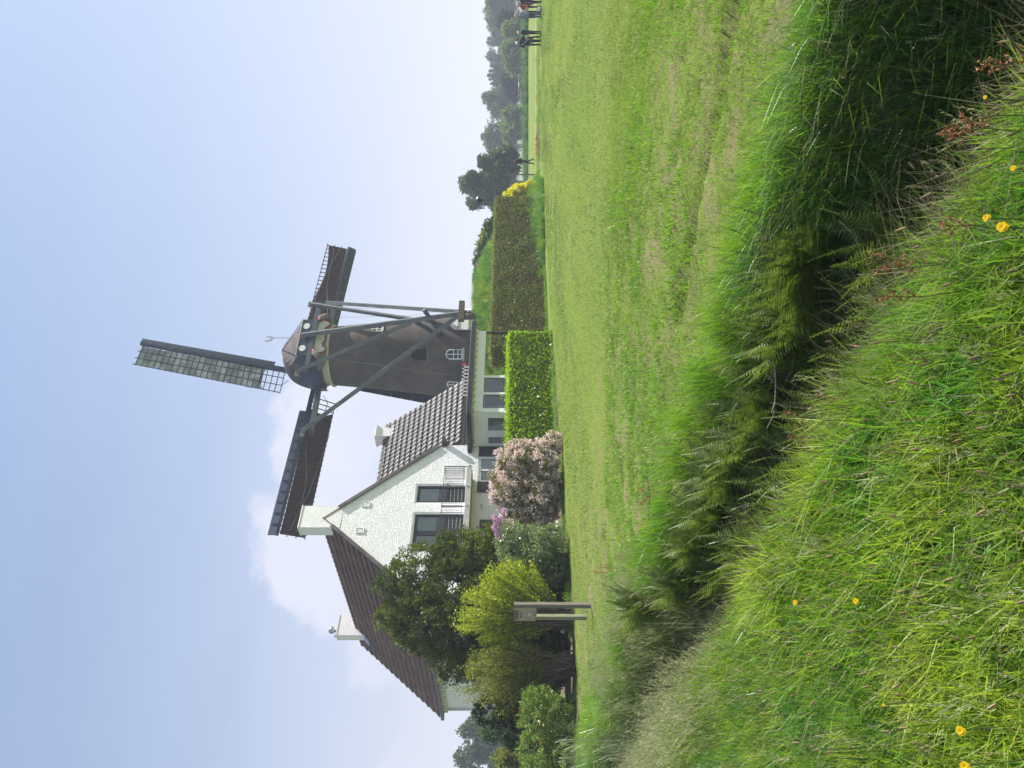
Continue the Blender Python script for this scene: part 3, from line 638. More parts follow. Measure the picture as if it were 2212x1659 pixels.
fr = reveal(house, OPEN['door1']); fr['label'] = 'single dark balcony door in a white frame'; fr.name = 'balcony_door'
pane_leaf(fr, .85, 1.77, 3.89, 6.08, .09, 4.75, 4)
fr = reveal(house, OPEN['door2']); fr['label'] = 'double dark balcony door in a white frame'; fr.name = 'balcony_door'
pane_leaf(fr, -1.61, -.68, 3.89, 6.06, .09, 4.75, 4); pane_leaf(fr, -.67, .26, 3.89, 6.06, .09, 4.75, 4)
for key, nm in (('win1', 2), ('win2', 2)):
    o = OPEN[key]; fr = reveal(house, o, .12, .08); fr.name = 'window'; b = MB(HF); b.box((o[0]+.08, .032, o[2]), (o[1]-.08, .148, o[2]+.1)); mid = (o[0]+o[1])/2; b.box((mid-.04, .05, o[2]+.1), (mid+.04, .13, o[3]-.08)); b.build('mullion', M['frame_white'], fr)
    for x0, x1 in ((o[0]+.08, mid-.04), (mid+.04, o[1]-.08)):
        b = MB(HF); b.box((x0+.002, .085, o[2]+.10), (x1-.002, .092, o[3]-.08)); b.build('pane', M['glass'], fr)
        b = MB(HF); b.box((x0, .11, o[2]+.1), (x1, .12, o[3]-.1)); b.build('blind_or_dark_back', M['curtain'], fr)
for (t0, t1, z0, z1) in ((3.385, 3.93, 1.25, 3.43), (1.37, 1.94, 1.25, 3.43), (-.69, -.09, 1.25, 3.26), (-2.72, -2.12, 1.25, 3.26)):
    b = MB(HF); b.box((t0, -.055, z0), (t1, -.008, z1)); s = b.build('shutter', M['black'], house)
    b = MB(HF); b.box((t0+.07, -.063, z0+.08), (t1-.07, -.055, (z0+z1)/2-.05)); b.box((t0+.07, -.063, (z0+z1)/2+.05), (t1-.07, -.055, z1-.08)); b.build('shutter_panel', M['black'], s)
for (t, z) in ((.715, 8.25), (-.62, 8.32)):
    b = MB(HF); b.box((t-.13, -.035, z-.17), (t+.13, .0, z-.15)); b.box((t-.13, -.035, z+.15), (t+.13, .0, z+.17)); b.box((t-.13, -.034, z-.15), (t-.11, .0, z+.15)); b.box((t+.11, -.034, z-.15), (t+.13, .0, z+.15)); v = b.build('air_vent', M['white'], house)
    b = MB(HF); b.box((t-.11, -.008, z-.15), (t+.11, -.003, z+.15)); b.build('vent_back', M['iron'], v)
    for i in range(6):
        b = MB(HF); zz = z-.135+i*.05; b.prism([(t-.108, -.030, zz-.008), (t-.108, -.026, zz-.012), (t-.108, -.008, zz+.018), (t-.108, -.012, zz+.022)], (.216, 0, 0)); b.build('slat', M['white'], v)
b = MB(HF)
for i in range(4): b.box((.45+i*.09, -.004, 3.12+(i % 2)*.05), (.465+i*.09, .0, 3.24+(i % 2)*.05))
b.build('vent_slots', M['iron'], house)
# window on the long side wall
b = MB(HF); b.box((-3.60, 9.6, 1.6), (-3.553, 10.7, 3.45)); w = b.build('window', M['frame_white'], house)
for a0, a1 in ((9.68, 10.11), (10.19, 10.62)):
    b = MB(HF); b.box((-3.606, a0, 1.7), (-3.602, a1, 3.36)); b.build('pane', M['room_dark'], w)
    b = MB(HF); b.box((-3.614, a0, 2.5), (-3.607, a1, 2.54)); b.build('glazing_bar', M['frame_white'], w)
b = MB(HF); b.tube([(-3.62, 11.6, 5.34), (-3.62, 11.6, .2)], .045, 8); b.build('downpipe', M['white'], house, True)
# balcony
b = MB(HF); b.box((-3.6, -1.0, 3.64), (2.10, -.004, 3.84)); bal = b.build('balcony', M['concrete'], house)
b = MB(HF); b.box((-3.6, -1.004, 3.842), (2.11, -.01, 3.87)); b.build('coping', M['white'], bal)
b = MB(HF)
b.beam((-3.55, -.96, 4.83), (2.06, -.96, 4.83), .035, .022); b.beam((-3.55, -.96, 3.98), (2.06, -.96, 3.98), .022, .014)
b.beam((2.06, -.96, 4.83), (2.06, -.02, 4.83), .035, .022); b.beam((2.06, -.96, 3.98), (2.06, -.02, 3.98), .022, .014); b.build('top_rail', M['iron'], bal)
for t in (2.06, .95, -.05, -1.2, -2.4, -3.5):
    b = MB(HF); b.beam((t, -.96, 3.8), (t, -.96, 4.85), .034, .034); b.build('post', M['iron'], bal)
    b = MB(HF); b.tube([(t, -1.02, 3.75), (t, -.95, 3.75)], .03, 8); b.build('bracket', M['iron'], bal)
for i in range(48):
    t = 1.95-i*.115; b = MB(HF); b.beam((t, -.96, 3.98), (t, -.96, 4.82), .014, .014); b.build('baluster', M['iron'], bal)
for i in range(7):
    a = -.84+i*.125; b = MB(HF); b.beam((2.06, a, 3.98), (2.06, a, 4.82), .014, .014); b.build('baluster', M['iron'], bal)
b = MB(HF); b.beam((1.55, -.04, 4.42), (1.8, -.04, 4.8), .03, .03); b.build('rail_brace', M['iron'], bal)
# garden room under a flat roof with an open canopy
room = empty('garden_room', HF((6, -1, 0)), 'low glazed garden room with black flat roof edge built onto the white house', 'garden room')
pol = [(3.62, -.004), (4.31, -1.94), (10.55, -1.94), (10.55, .70), (4.07, .70), (4.07, -.004)]
b = MB(HF); b.prism([(p[0], p[1], 3.74) for p in pol], (0, 0, .17)); b.build('flat_roof', M['gutter'], room)
b = MB(HF)
for p, q in zip(pol[:4], pol[1:4]):
    p = np.array((*p, 3.845)); q = np.array((*q, 3.845)); d = (q-p)/np.linalg.norm(q-p); b.beam(p-d*.02, q+d*.02, .045, .19)
b.build('fascia', M['black'], room)
b = MB(HF)
for p, q in zip(pol[:4], pol[1:4]): b.beam(np.array((*p, 3.95)), np.array((*q, 3.95)), .09, .02)
b.build('roof_trim', M['zinc'], room)
b = MB(HF); b.prism([(4.0, -.05, 3.715), (4.45, -1.80, 3.715), (10.4, -1.80, 3.715), (10.4, .6, 3.715), (4.1, .6, 3.715)], (0, 0, .022)); b.build('soffit', M['white'], room)
pin = [(4.02, -.01), (4.74, -1.56), (10.2, -1.56)]
for k in range(2):
    p = np.array((*pin[k], 3.66)); q = np.array((*pin[k+1], 3.66)); n = int(np.linalg.norm(q-p)/.42)
    d = (q-p)/np.linalg.norm(q-p); nrm = np.cross(d, ZZ)
    for i in range(n+1):
        c = p+(q-p)*(i+.3)/(n+.6)+nrm*.1; b = MB(HF); b.beam(c-d*.045, c+d*.045, .16, .09); b.build('corbel', M['white'], room)
b = MB(HF)
for k in range(2):
    p = np.array((*pin[k], 3.46)); q = np.array((*pin[k+1], 3.46)); b.beam(p, q, .12, .44)
b.build('frieze_beam', M['frame_white'], room)
for t, w in ((4.80, .24), (5.86, .12), (6.97, .14)):
    b = MB(HF); b.box((t-w/2, -1.62, 0), (t+w/2, -1.50, 3.24)); b.build('post', M['frame_white'], room)
b = MB(HF); b.box((10.08, -1.62, 0), (10.18, -1.52, 3.24)); o = b.build('post', M['black'], room); o['label'] = 'slim black post at the open canopy end'
for t0, t1 in ((4.92, 5.80), (5.92, 6.90)):
    b = MB(HF); b.box((t0+.004, -1.565, .6), (t1-.004, -1.558, 3.2)); b.build('pane', M['glass'], room)
    b = MB(HF); b.box((t0, -1.60, .0), (t1, -1.52, .6)); b.build('low_panel', M['frame_white'], room)
b = MB(HF); b.box((6.95, -1.5, 0), (7.0, .70, .6)); b.build('low_panel', M['frame_white'], room)
# angled wall with two casements
p = np.array((*pin[0], 0)); q = np.array((*pin[1], 0)); d = (q-p); Ln = np.linalg.norm(d); d /= Ln; nrm = np.cross(d, ZZ)
def AF(s, o, z): return p+d*s*Ln+nrm*o+ZZ*z
def abox(mb, s0, s1, o0, o1, z0, z1):
    V = [AF(s, o, z) for z in (z0, z1) for (s, o) in ((s0, o0), (s1, o0), (s1, o1), (s0, o1))]
    mb.add(V, [(0, 3, 2, 1), (4, 5, 6, 7), (0, 1, 5, 4), (1, 2, 6, 5), (2, 3, 7, 6), (3, 0, 4, 7)])
b = MB(HF)
for s0, s1, z0, z1 in ((0, .04, 1.1, 3.24), (.32, .42, 1.1, 3.24), (.88, 1.0, 1.1, 3.24), (0, 1, 0, 1.1), (.04, .32, 3.1, 3.24), (.42, .88, 3.1, 3.24)): abox(b, s0, s1, -.05, .05, z0, z1)
b.build('angled_wall', M['frame_white'], room)
for s0, s1, dark in ((.04, .32, True), (.42, .88, False)):
    b = MB(HF); abox(b, s0+.003, s0+.04, -.03, .065, 1.11, 3.09); abox(b, s1-.04, s1-.003, -.03, .065, 1.11, 3.09); abox(b, s0+.04, s1-.04, -.028, .063, 3.0, 3.09); abox(b, s0+.04, s1-.04, -.028, .063, 1.11, 1.2); w = b.build('window', M['frame_white'], room)
    b = MB(HF); abox(b, s0+.04, s1-.04, .0, .008, 1.2, 3.0); b.build('pane', M['glass'], w)
    b = MB(HF); abox(b, s0+.04, s1-.04, -.05, -.04, 1.2, 2.98); b.build('blind_or_dark_back' if dark else 'curtain', M['room_dark' if dark else 'curtain'], w)  # dark casement: near-black sheet stands in for the unlit room behind
b = MB(HF); b.box((4.72, -.02, 2.9), (5.9, .70, 3.2)); b.build('bulkhead', M['frame_white'], room)
pic = MB(HF); pic.box((7.2, .62, 2.25), (7.95, .70, 3.2)); po = tag(pic.build('framed_picture', M['iron']), 'dark framed picture on the back wall behind the garden room glass', 'picture')
pic = MB(HF); pic.box((7.27, .612, 2.32), (7.88, .62, 3.13)); pic.build('canvas', principled('dark_canvas', (.10, .085, .075), .7, .2, noise=(3.5, (.26, .22, .19), 1.6)), po)
b = MB(HF)
for i in range(9):
    t = 6.3+i*.24; z = 3.96
    b.beam((t, -.9, z), (t+.24, -.9, z+.42), .022, .022); b.beam((t, -.9, z+.42), (t+.24, -.9, z), .022, .022)
tr = b.build('folding_trellis', M['frame_white']); tag(tr, 'white criss-cross trellis standing on the flat roof edge', 'trellis')
b = MB(HF); b.box((8.42, -.92, 4.2), (8.58, -.88, 4.42)); b.build('red_end', M['mill_red'], tr)
# ------------------------------------------------------------------ the windmill
TT = np.array((.573, -.8195, 0)); TS = np.array((.8195, .573, 0)); T0 = np.array((MX, MY, 0))
def TF(p): return T0+TT*p[0]+TS*p[1]+ZZ*p[2]
mill = empty('windmill', (MX, MY, 4.2), 'round brown brick windmill with dark blue cap, four lattice sails and wooden tail frame', 'windmill')
def rad_at(z): t = (15.0-z)/11.2; return 2.14+1.30*t+.10*math.sin(min(1, max(0, t))*math.pi)*-1
V, F = [], []; n = 96; zs_ = np.linspace(3.6, 15.0, 40)
for z in zs_:
    for jn in range(n): a = 2*math.pi*jn/n; V.append((MX+rad_at(z)*math.cos(a), MY+rad_at(z)*math.sin(a), z))
F = [(i*n+q, i*n+(q+1) % n, (i+1)*n+(q+1) % n, (i+1)*n+q) for i in range(len(zs_)-1) for q in range(n)]
tower = link_mesh('tower', V, F, M['mill_brick'], mill, True); uvl = tower.data.uv_layers.new(name='UVMap'); k = 0
for f_i, f in enumerate(F):
    for li in range(4):
        vi = f[li]; i = vi//n; q = vi % n
        if (f_i % n) == n-1 and q == 0: q = n
        uvl.data[k].uv = (2*math.pi*2.9*q/n, zs_[i]); k += 1
b = MB(); b.lathe([(2.14, 14.92), (2.24, 14.94), (2.28, 15.02), (2.24, 15.10), (2.15, 15.12)], (MX, MY), 72); b.build('stone_rim', M['mill_white'], mill, True)
b = MB(); b.lathe([(2.12, 15.1), (2.12, 15.66)], (MX, MY), 72); b.build('white_band', M['mill_white'], mill, True)
b = MB(); b.lathe([(2.17, 15.44), (2.20, 15.48), (2.26, 15.72), (2.2, 15.76)], (MX, MY), 72); b.build('red_band', M['mill_red'], mill, True)
for a in (-2.6, -2.2, -1.75, -1.3, -.95):
    z = 14.6; r = rad_at(z); b = MB(); c = np.array((MX+(r+.03)*math.cos(a), MY+(r+.03)*math.sin(a), z)); b.tube([c-ZZ*.05, c+ZZ*.05], .05, 6); b.build('anchor', M['iron'], mill)
def on_tower(th, z, off=0.0):
    """th: degrees round from the side facing the photographer, towards the right"""
    nrm = np.array((math.sin(R_(th)), -math.cos(R_(th)), 0)); tn = np.array((math.cos(R_(th)), math.sin(R_(th)), 0))
    return np.array((MX, MY, z))+nrm*(rad_at(z)+off), nrm, tn
def arched(th, z0, z1, w, kind, cols=3, rows_=2):
    c, nrm, tn = on_tower(th, (z0+z1)/2); zc = z1-w/2
    def P(x, z, o): return c*np.array((1, 1, 0))+tn*x+nrm*(o+.0+(rad_at(z)-rad_at((z0+z1)/2)))+ZZ*z
    out = [(-w/2, z0), (w/2, z0)]+[(w/2*math.cos(a), zc+w/2*math.sin(a)) for a in np.linspace(0, math.pi, 9)]
    b = MB(); b.prism([P(x, z, -.20) for x, z in out], nrm*.215)  # solid near-black panel gives the look of a shaded recess
    wn = b.build('opening' if kind == 'dark' else 'window', M['room_dark'], mill)
    b = MB(); b.beam(P(-w/2-.12, z0-.08, .03), P(w/2+.12, z0-.08, .03), .14, .12); b.build('sill', M['mill_white'] if kind != 'dark' else M['wood_old'], wn)
    if kind == 'dark': return
    pts = [(-w/2+.03, z0+.03), (w/2-.03, z0+.03)]+[((w/2-.03)*math.cos(a), zc+(w/2-.03)*math.sin(a)) for a in np.linspace(0, math.pi, 9)]
    b = MB(); q = [P(x, z, .045) for x, z in pts]; b.tube(q+[q[0]], .045, 5, cap=False)
    b.beam(P(0, z0, .045), P(0, z1-.05, .045), .05, .05, up=nrm)
    for i in range(1, cols): z = z0+(zc+.1-z0)*i/(cols-.0); b.beam(P(-w/2, z, .045), P(w/2, z, .045), .05, .05, up=nrm)
    b.build('frame', M['frame_white'], wn)
    b = MB(); b.prism([P(x, z, .018) for x, z in out], nrm*.006); b.build('pane', M['glass'], wn)
arched(0, 7.95, 9.05, .80, 'dark'); arched(0, 5.45, 6.62, .70, 'w'); arched(-42, 5.6, 6.62, .66, 'w')
c, nrm, tn = on_tower(48, 11.6)
b = MB(); b.prism([c+tn*x+ZZ*z-nrm*.2 for x, z in ((-.26, -.36), (.26, -.36), (.26, .36), (-.26, .36))], nrm*.22); wn = b.build('window', M['room_dark'], mill)
b = MB()
for x in (-.26, 0, .26): b.beam(c+tn*x+nrm*.05-ZZ*.36, c+tn*x+nrm*.05+ZZ*.36, .05, .05, up=nrm)
for z in (-.36, 0, .36): b.beam(c-tn*.26+nrm*.05+ZZ*z, c+tn*.26+nrm*.05+ZZ*z, .05, .05, up=nrm)
b.build('frame', M['frame_white'], wn)
b = MB(); b.beam(c-tn*.34-ZZ*.42+nrm*.05, c+tn*.34-ZZ*.42+nrm*.05, .14, .1); b.build('sill', M['mill_white'], wn)
# white arched doors
def door(th, z0, z1, w, swing=0):
    c, nrm, tn = on_tower(th, (z0+z1)/2, .04); zc = z1-w/2
    if swing: a = R_(swing); hinge = c-tn*w/2*np.sign(swing); t2 = tn*math.cos(a)+nrm*math.sin(abs(a))*1; n2 = np.cross(t2, ZZ); c = hinge+t2*w/2*np.sign(swing); tn, nrm = t2, n2
    b = MB(); out = [(-w/2, z0), (w/2, z0)]+[(w/2*math.cos(a), zc+w/2*math.sin(a)) for a in np.linspace(0, math.pi, 9)]
    b.prism([c*np.array((1, 1, 0))+tn*x+ZZ*z for x, z in out], nrm*.06); d = b.build('door', M['frame_white'], mill)
    for i in range(3):
        z = z0+.35+i*(z1-z0-.9)/2; b = MB(); b.beam(c*np.array((1, 1, 0))-tn*w*.45+nrm*.075+ZZ*z, c*np.array((1, 1, 0))+tn*w*.45+nrm*.075+ZZ*z, .04, .10); b.build('batten', M['mill_white'], d)
    b = MB(); b.tube([c*np.array((1, 1, 0))+tn*w*.3+nrm*.06+ZZ*(z0+1.0), c*np.array((1, 1, 0))+tn*w*.3+nrm*.14+ZZ*(z0+1.0)], .03, 6); b.build('handle', M['iron'], d)
door(40, 4.0, 6.35, 1.1); door(78, 3.9, 5.5, .9)
# cap: lofted boat shape
st = [(2.15, 1.62, 17.03, .25), (1.55, 1.95, 17.75, .5), (.75, 2.28, 18.60, 1.0), (.1, 2.42, 18.72, 1.0), (-.7, 2.38, 18.80, 1.0), (-1.4, 2.15, 18.78, 1.0), (-2.0, 1.75, 18.3, 1.0), (-2.45, 1.2, 17.5, 1.0)]
V, F = [], []; K = 20
for (x, w, zt, sh) in st:
    zb = 15.45 if x > -2 else 15.9
    for i in range(K+1):
        u = -1+2*i/K; au = abs(u); th = (1-au)*math.pi/2
        yr, zr = math.cos(th)**.85, math.sin(th)**1.15          # rounded
        if au > .5: yb, zbx = 1.0, (1-au)*2                        # boxy end at the tail
        else: yb, zbx = au*2, 1.0
        y = (yr*sh+yb*(1-sh))*w*np.sign(u) if u else 0; z = zb+(zt-zb)*(zr*sh+zbx*(1-sh)); V.append(TF((x, y, z)))
for i in range(len(st)-1):
    for q in range(K): F.append((i*(K+1)+q, i*(K+1)+q+1, (i+1)*(K+1)+q+1, (i+1)*(K+1)+q))
F.append(tuple(range(K+1))); F.append(tuple((len(st)-1)*(K+1)+i for i in range(K, -1, -1)))
mi = []
for f in F:
    c = np.mean([V[i] for i in f], 0); zz = c[2]; xx = np.dot(c-T0, TT)
    mi.append(1 if (xx > .7 and zz > 17.0) else (2 if zz < 17.0 and xx < 2.1 else 0))
cap = link_mesh('cap', V, F, [M['thatch'], M['thatch_light'], M['blue']], mill, False, mi)
b = MB(TF)
for (x0, _, z0, _), (x1, _, z1, _) in zip(st[2:5], st[3:6]): b.beam((x0, 0, z0+.03), (x1, 0, z1+.03), .12, .08)
b.beam((.75, 0, 18.66), (2.2, 1.6, 17.06), .05, .04); b.beam((.75, 0, 18.66), (2.2, -1.6, 17.06), .05, .04); b.build('ridge_strip', M['gutter'], mill)
b = MB(TF); b.box((2.17, -1.66, 17.03), (2.28, 1.66, 17.08)); b.build('white_strip', M['mill_white'], mill)
for i in range(4):
    b = MB(TF); y0 = -1.60+i*.80+.006; b.box((2.17, y0, 16.28), (2.23, y0+.788, 17.028)); b.build('blue_board', M['blue'], mill)
for y in (-1.0, .98):
    b = MB(); c = TF((2.235, y, 16.70)); b.add([c+TT*.02+TS*.26*math.cos(a)+ZZ*.24*math.sin(a) for a in np.linspace(0, 2*math.pi, 25)[:-1]]+[c+TS*.26*math.cos(a)+ZZ*.24*math.sin(a) for a in np.linspace(0, 2*math.pi, 25)[:-1]],
        [tuple(range(24))]+[(i, (i+1) % 24, 24+(i+1) % 24, 24+i) for i in range(24)]); b.build('white_disc', M['frame_white'], mill)
b = MB(TF); b.beam((2.36, -3.2, 16.05), (2.36, 3.05, 16.05), .26, .34); b.build('short_cross_beam', M['beam_dark'], mill)
b = MB(TF); b.beam((-1.2, -5.95, 16.1), (-1.2, 6.2, 16.1), .30, .36, w1=.26, h1=.28); b.build('long_cross_beam', M['beam_dark'], mill)
for y in (-1.42, 1.42):
    b = MB(TF); b.tube([(2.40, y-.13, 15.78), (2.40, y+.13, 15.78)], .15, 10); b.build('red_roller', M['mill_red'], mill, True)
# carved board under the beam with a scalloped red edge
prof = [(-1.45, 15.55), (-1.38, 15.25), (-1.2, 15.08), (-1.0, 15.10), (-.85, 15.32), (-.6, 15.38), (-.4, 15.24), (-.15, 15.2), (0, 15.30), (.15, 15.2), (.4, 15.24), (.6, 15.38), (.85, 15.32), (1.0, 15.10), (1.2, 15.08), (1.38, 15.25), (1.45, 15.55)]
b = MB(TF); b.prism([(2.24, y, z) for y, z in prof]+[(2.24, 1.3, 15.88), (2.24, -1.3, 15.88)], (.06, 0, 0)); b.build('carved_board', M['mill_white'], mill)
b = MB(TF); b.tube([(2.28, y, z-.03) for y, z in prof], .05, 6); b.build('red_edging', M['mill_red'], mill, True)
# wooden supports under the cap
for y in (-1.9, 1.9):
    b = MB(TF); b.tube([(2.5, y*.8, 15.8), (2.3, y*.95, 15.4), (1.8, y*1.05, 15.35), (1.2, y*1.05, 15.6)], [.18, .26, .26, .2], 8); b.build('tail_bearer', M['wood_old'], mill, True)
b = MB(TF); b.tube([(-2.2, 0, 16.6), (-2.9, 0, 16.85)], .32, 12); b.build('windshaft', M['iron'], mill, True)
# tail frame
tail = empty('tail_frame', TF((3.5, 0, 10))); tail.parent = mill; tail.location = Vector((TF((3.5, 0, 10))-world_loc(mill)).tolist())
def strut(name, p, q, w, m='beam', h=None):
    b = MB(TF); b.beam(p, q, w*.82, (h or w*1.15)*.85, up=TS if name == 'tail_pole' else (0, 0, 1)); return b.build(name, M[m], tail)
strut('tail_pole', (2.42, 0, 16.85), (4.9, -.02, 5.1), .36, h=.34)
strut('long_brace', (-1.1, -5.75, 16.75), (4.75, -.12, 5.6), .30); strut('long_brace', (-1.1, 6.1, 16.7), (4.8, .12, 5.4), .30)
strut('short_brace', (2.35, -3.1, 16.75), (4.05, -.15, 8.9), .26); strut('short_brace', (2.35, 2.97, 16.7), (3.95, .12, 8.6), .26)
strut('short_brace', (3.95, -.0, 8.7), (2.95, -.35, 7.3), .24, 'beam_dark')
strut('tie_beam', (5.0, .15, 8.0), (2.9, -.35, 6.9), .24, 'beam_dark')
b = MB(TF); b.beam((4.95, -.75, 5.45), (4.95, .85, 5.45), .36, .38); b.build('winch_beam', M['bark'], tail)
b = MB(TF); b.tube([(4.85, -.3, 4.35), (4.85, -.3, 5.25)], [.2, .26], 10); b.build('capstan', M['bark'], tail, True)
b = MB(TF)
pts = [(4.9+.25*math.cos(a), -.2+.3*math.sin(a), 5.0-.02*k_) for k_, a in enumerate(np.linspace(0, 12, 30))]; b.tube(pts, .02, 5); b.build('chain', M['iron'], tail)
b = MB(TF); b.tube([(-1.15, 5.6, 16.0), (3.3, 1.7, 10.5), (4.2, .9, 7.0)], .012, 4); b.tube([(2.4, 1.6, 15.8), (2.3, 1.9, 9.5), (2.6, 2.4, 5.0)], .012, 4); b.tube([(2.3, -1.8, 15.6), (1.6, -2.9, 6.0)], .012, 4); b.build('rope', M['rope'], tail)
for p_ in ((2.3, 0, 16.75), (2.2, -3.15, 16.7), (2.2, 3.05, 16.75), (-1.2, -5.9, 16.7)):
    b = MB(TF); b.box((p_[0]-.06, p_[1]-.22, p_[2]-.16), (p_[0]+.06, p_[1]+.22, p_[2]+.16)); b.build('iron_strap', M['wood_old'], tail)
# weather vane: a rooster
vane = empty('weather_vane', TF((2.1, 0, 17.0)), 'flat grey rooster weather vane on a thin rod above the mill cap', 'weather vane')
b = MB(TF); b.tube([(2.1, 0, 16.9), (2.1, .04, 18.95)], .028, 6); b.build('rod', M['galv'], vane)
ro = [(0, 0), (.12, .12), (.16, .30), (.12, .42), (.20, .50), (.13, .60), (.05, .52), (.04, .34), (-.04, .22), (-.16, .22), (-.22, .34), (-.22, .5), (-.30, .62), (-.40, .62), (-.34, .52), (-.40, .48), (-.32, .40), (-.34, .22), (-.22, .08)]
b = MB(TF); b.prism([(2.08, y*.9+.03, 18.92+z*.9) for y, z in ro], (.025, 0, 0)); b.build('rooster', M['zinc'], vane)
# sails
CN = TF((-2.35, 0, 16.8)); AX = np.array((-.556, .795, .242)); U0 = np.array((.139, -.198, .970)); E20 = np.array((-.8215, -.5705, 0))
ph = R_(3); E2 = math.cos(ph)*E20+math.sin(ph)*U0; E1 = math.cos(ph)*U0-math.sin(ph)*E20
def sail(d, l, cloth, label, clothw, LS=1.0, R0=2.9, RC=4.1):
    hub = empty('sail', CN); hub.parent = mill; hub.location = Vector((CN-world_loc(mill)).tolist()); hub['label'] = label
    def SF(p):   # p = (radius, sideways, towards the front)
        tw = R_(16*(1-p[0]/13)); return CN+d*p[0]*LS+(l*math.cos(tw)+AX*math.sin(tw)*1)*p[1]+AX*p[2]
    b = MB(); b.beam(CN+AX*.15, CN+d*13*LS+AX*.15, .36, .34, up=AX, w1=.19, h1=.17); b.build('stock', M['blue'], hub)
    lat = MB(SF); rs = np.arange(R0, 13.05, .415)
    for r in rs: lat.beam((r, .02, .16), (r, 1.86, .16), .06, .05, up=AX)
    for s in (.62, 1.22, 1.80): lat.beam((R0, s, .19), (13.0, s, .19), .06, .045, up=AX)
    lat.beam((R0-.4, .75, .16), (R0, 1.22, .16), .03, .03); lat.build('lattice', M['lattice'], hub)
    nx, ny = 44, 9; V = []
    for i in range(nx+1):
        r = RC+(12.85-RC)*i/nx
        for q in range(ny+1):
            s = .14+clothw(i/nx)*q/ny; rr = r+(.45*math.sin(math.pi*q/ny) if i == 0 else 0)
            V.append(SF((rr, s, .235+.05*math.sin(i*.9+q)*math.sin(q*1.3+.4*i)+.03*math.sin(i*2.3))))
    link_mesh('sailcloth', V, [(i*(ny+1)+q, i*(ny+1)+q+1, (i+1)*(ny+1)+q+1, (i+1)*(ny+1)+q) for i in range(nx) for q in range(ny)], cloth, hub, True)
    k = 12
    for i in range(k):
        r0 = 3.3+i*(9.7/k); r1 = r0+9.7/k-.03; b = MB(SF); V = [(r0, -.10, .12), (r1, -.10, .12), (r1, -.62, .32), (r0, -.62, .32)]
        V2 = [(x, y, z+.03) for x, y, z in V]; b.add(V+V2, [(0, 3, 2, 1), (4, 5, 6, 7), (0, 1, 5, 4), (1, 2, 6, 5), (2, 3, 7, 6), (3, 0, 4, 7)]); b.build('leading_board', M['blue'], hub)
    b = MB(SF)
    for i in range(k+1): r = 3.3+i*9.7/k; b.beam((r, -.05, .08), (r, -.60, .27), .05, .05)
    b.build('board_batten', M['blue'], hub)
    b = MB(SF); b.tube([(12.6, .7, .12), (9.5, 1.4, .12), (4.5, 1.9, .14)], .016, 4); b.tube([(12.6, 1.2, .12), (8.5, 1.0, .12), (5.5, .3, .14)], .016, 4); b.build('rope', M['rope'], hub)
full = lambda f: 1.62
sail(E1, E2, M['cloth_light'], 'upright sail with pale grey cloth', lambda f: 1.60, .98, 2.4, 3.7)
sail(E2, -E1, M['cloth_dark'], 'sail pointing left with dark brown cloth', lambda f: 1.62, 1.0, 1.9, 2.8)
sail(-E1, -E2, M['cloth_dark'], 'downward sail behind the tower', full)
sail(-E2, E1, M['cloth_dark'], 'sail pointing right with dark brown cloth', lambda f: 1.62-.35*max(0, math.sin((f-.45)*5.5)) if f > .45 else 1.62, 1.05, 2.0, 3.0)
#@@PART3
# ------------------------------------------------------------------ people
def skin_mat(): return principled('skin', (.48, .27, .19), .55, .35)
PM = {'skin': skin_mat(), 'navy': principled('navy_cloth', (.018, .022, .05), .85, .15), 'black': principled('black_cloth', (.014, .014, .017), .85, .15),
      'jeans': principled('denim', (.035, .06, .12), .85, .15, noise=(14, (.06, .09, .16), 1.0)), 'white': principled('white_cloth', (.75, .74, .70), .8, .15),
      'red': principled('red_cloth', (.42, .018, .02), .8, .15), 'grey': principled('grey_cloth', (.32, .33, .34), .85, .15), 'hair': principled('grey_hair', (.45, .43, .40), .8, .2),
      'hair_dark': principled('brown_hair', (.07, .045, .03), .7, .3), 'beige': principled('beige_cap', (.50, .47, .38), .8, .15), 'slate': principled('slate_cloth', (.05, .055, .065), .85, .15)}
def plaid():
    m = principled('plaid_cloth', (.3, .3, .36), .85, .15); nt = m.node_tree; L = nt.links.new; tc = nn(nt, 'ShaderNodeTexCoord')
    w1 = nn(nt, 'ShaderNodeTexWave', bands_direction='X', ins={'Scale': 9.0}); w2 = nn(nt, 'ShaderNodeTexWave', bands_direction='Z', ins={'Scale': 9.0})
    L(tc.outputs['Object'], w1.inputs[0]); L(tc.outputs['Object'], w2.inputs[0])
    f = mth(nt, 'MULTIPLY', mth(nt, 'GREATER_THAN', w1.outputs['Fac'], .45), mth(nt, 'GREATER_THAN', w2.outputs['Fac'], .45))
    L(mixc(nt, f, (.10, .10, .19), (.55, .53, .55)), nt.nodes['Principled BSDF'].inputs['Base Color']); return m
PM['plaid'] = plaid()
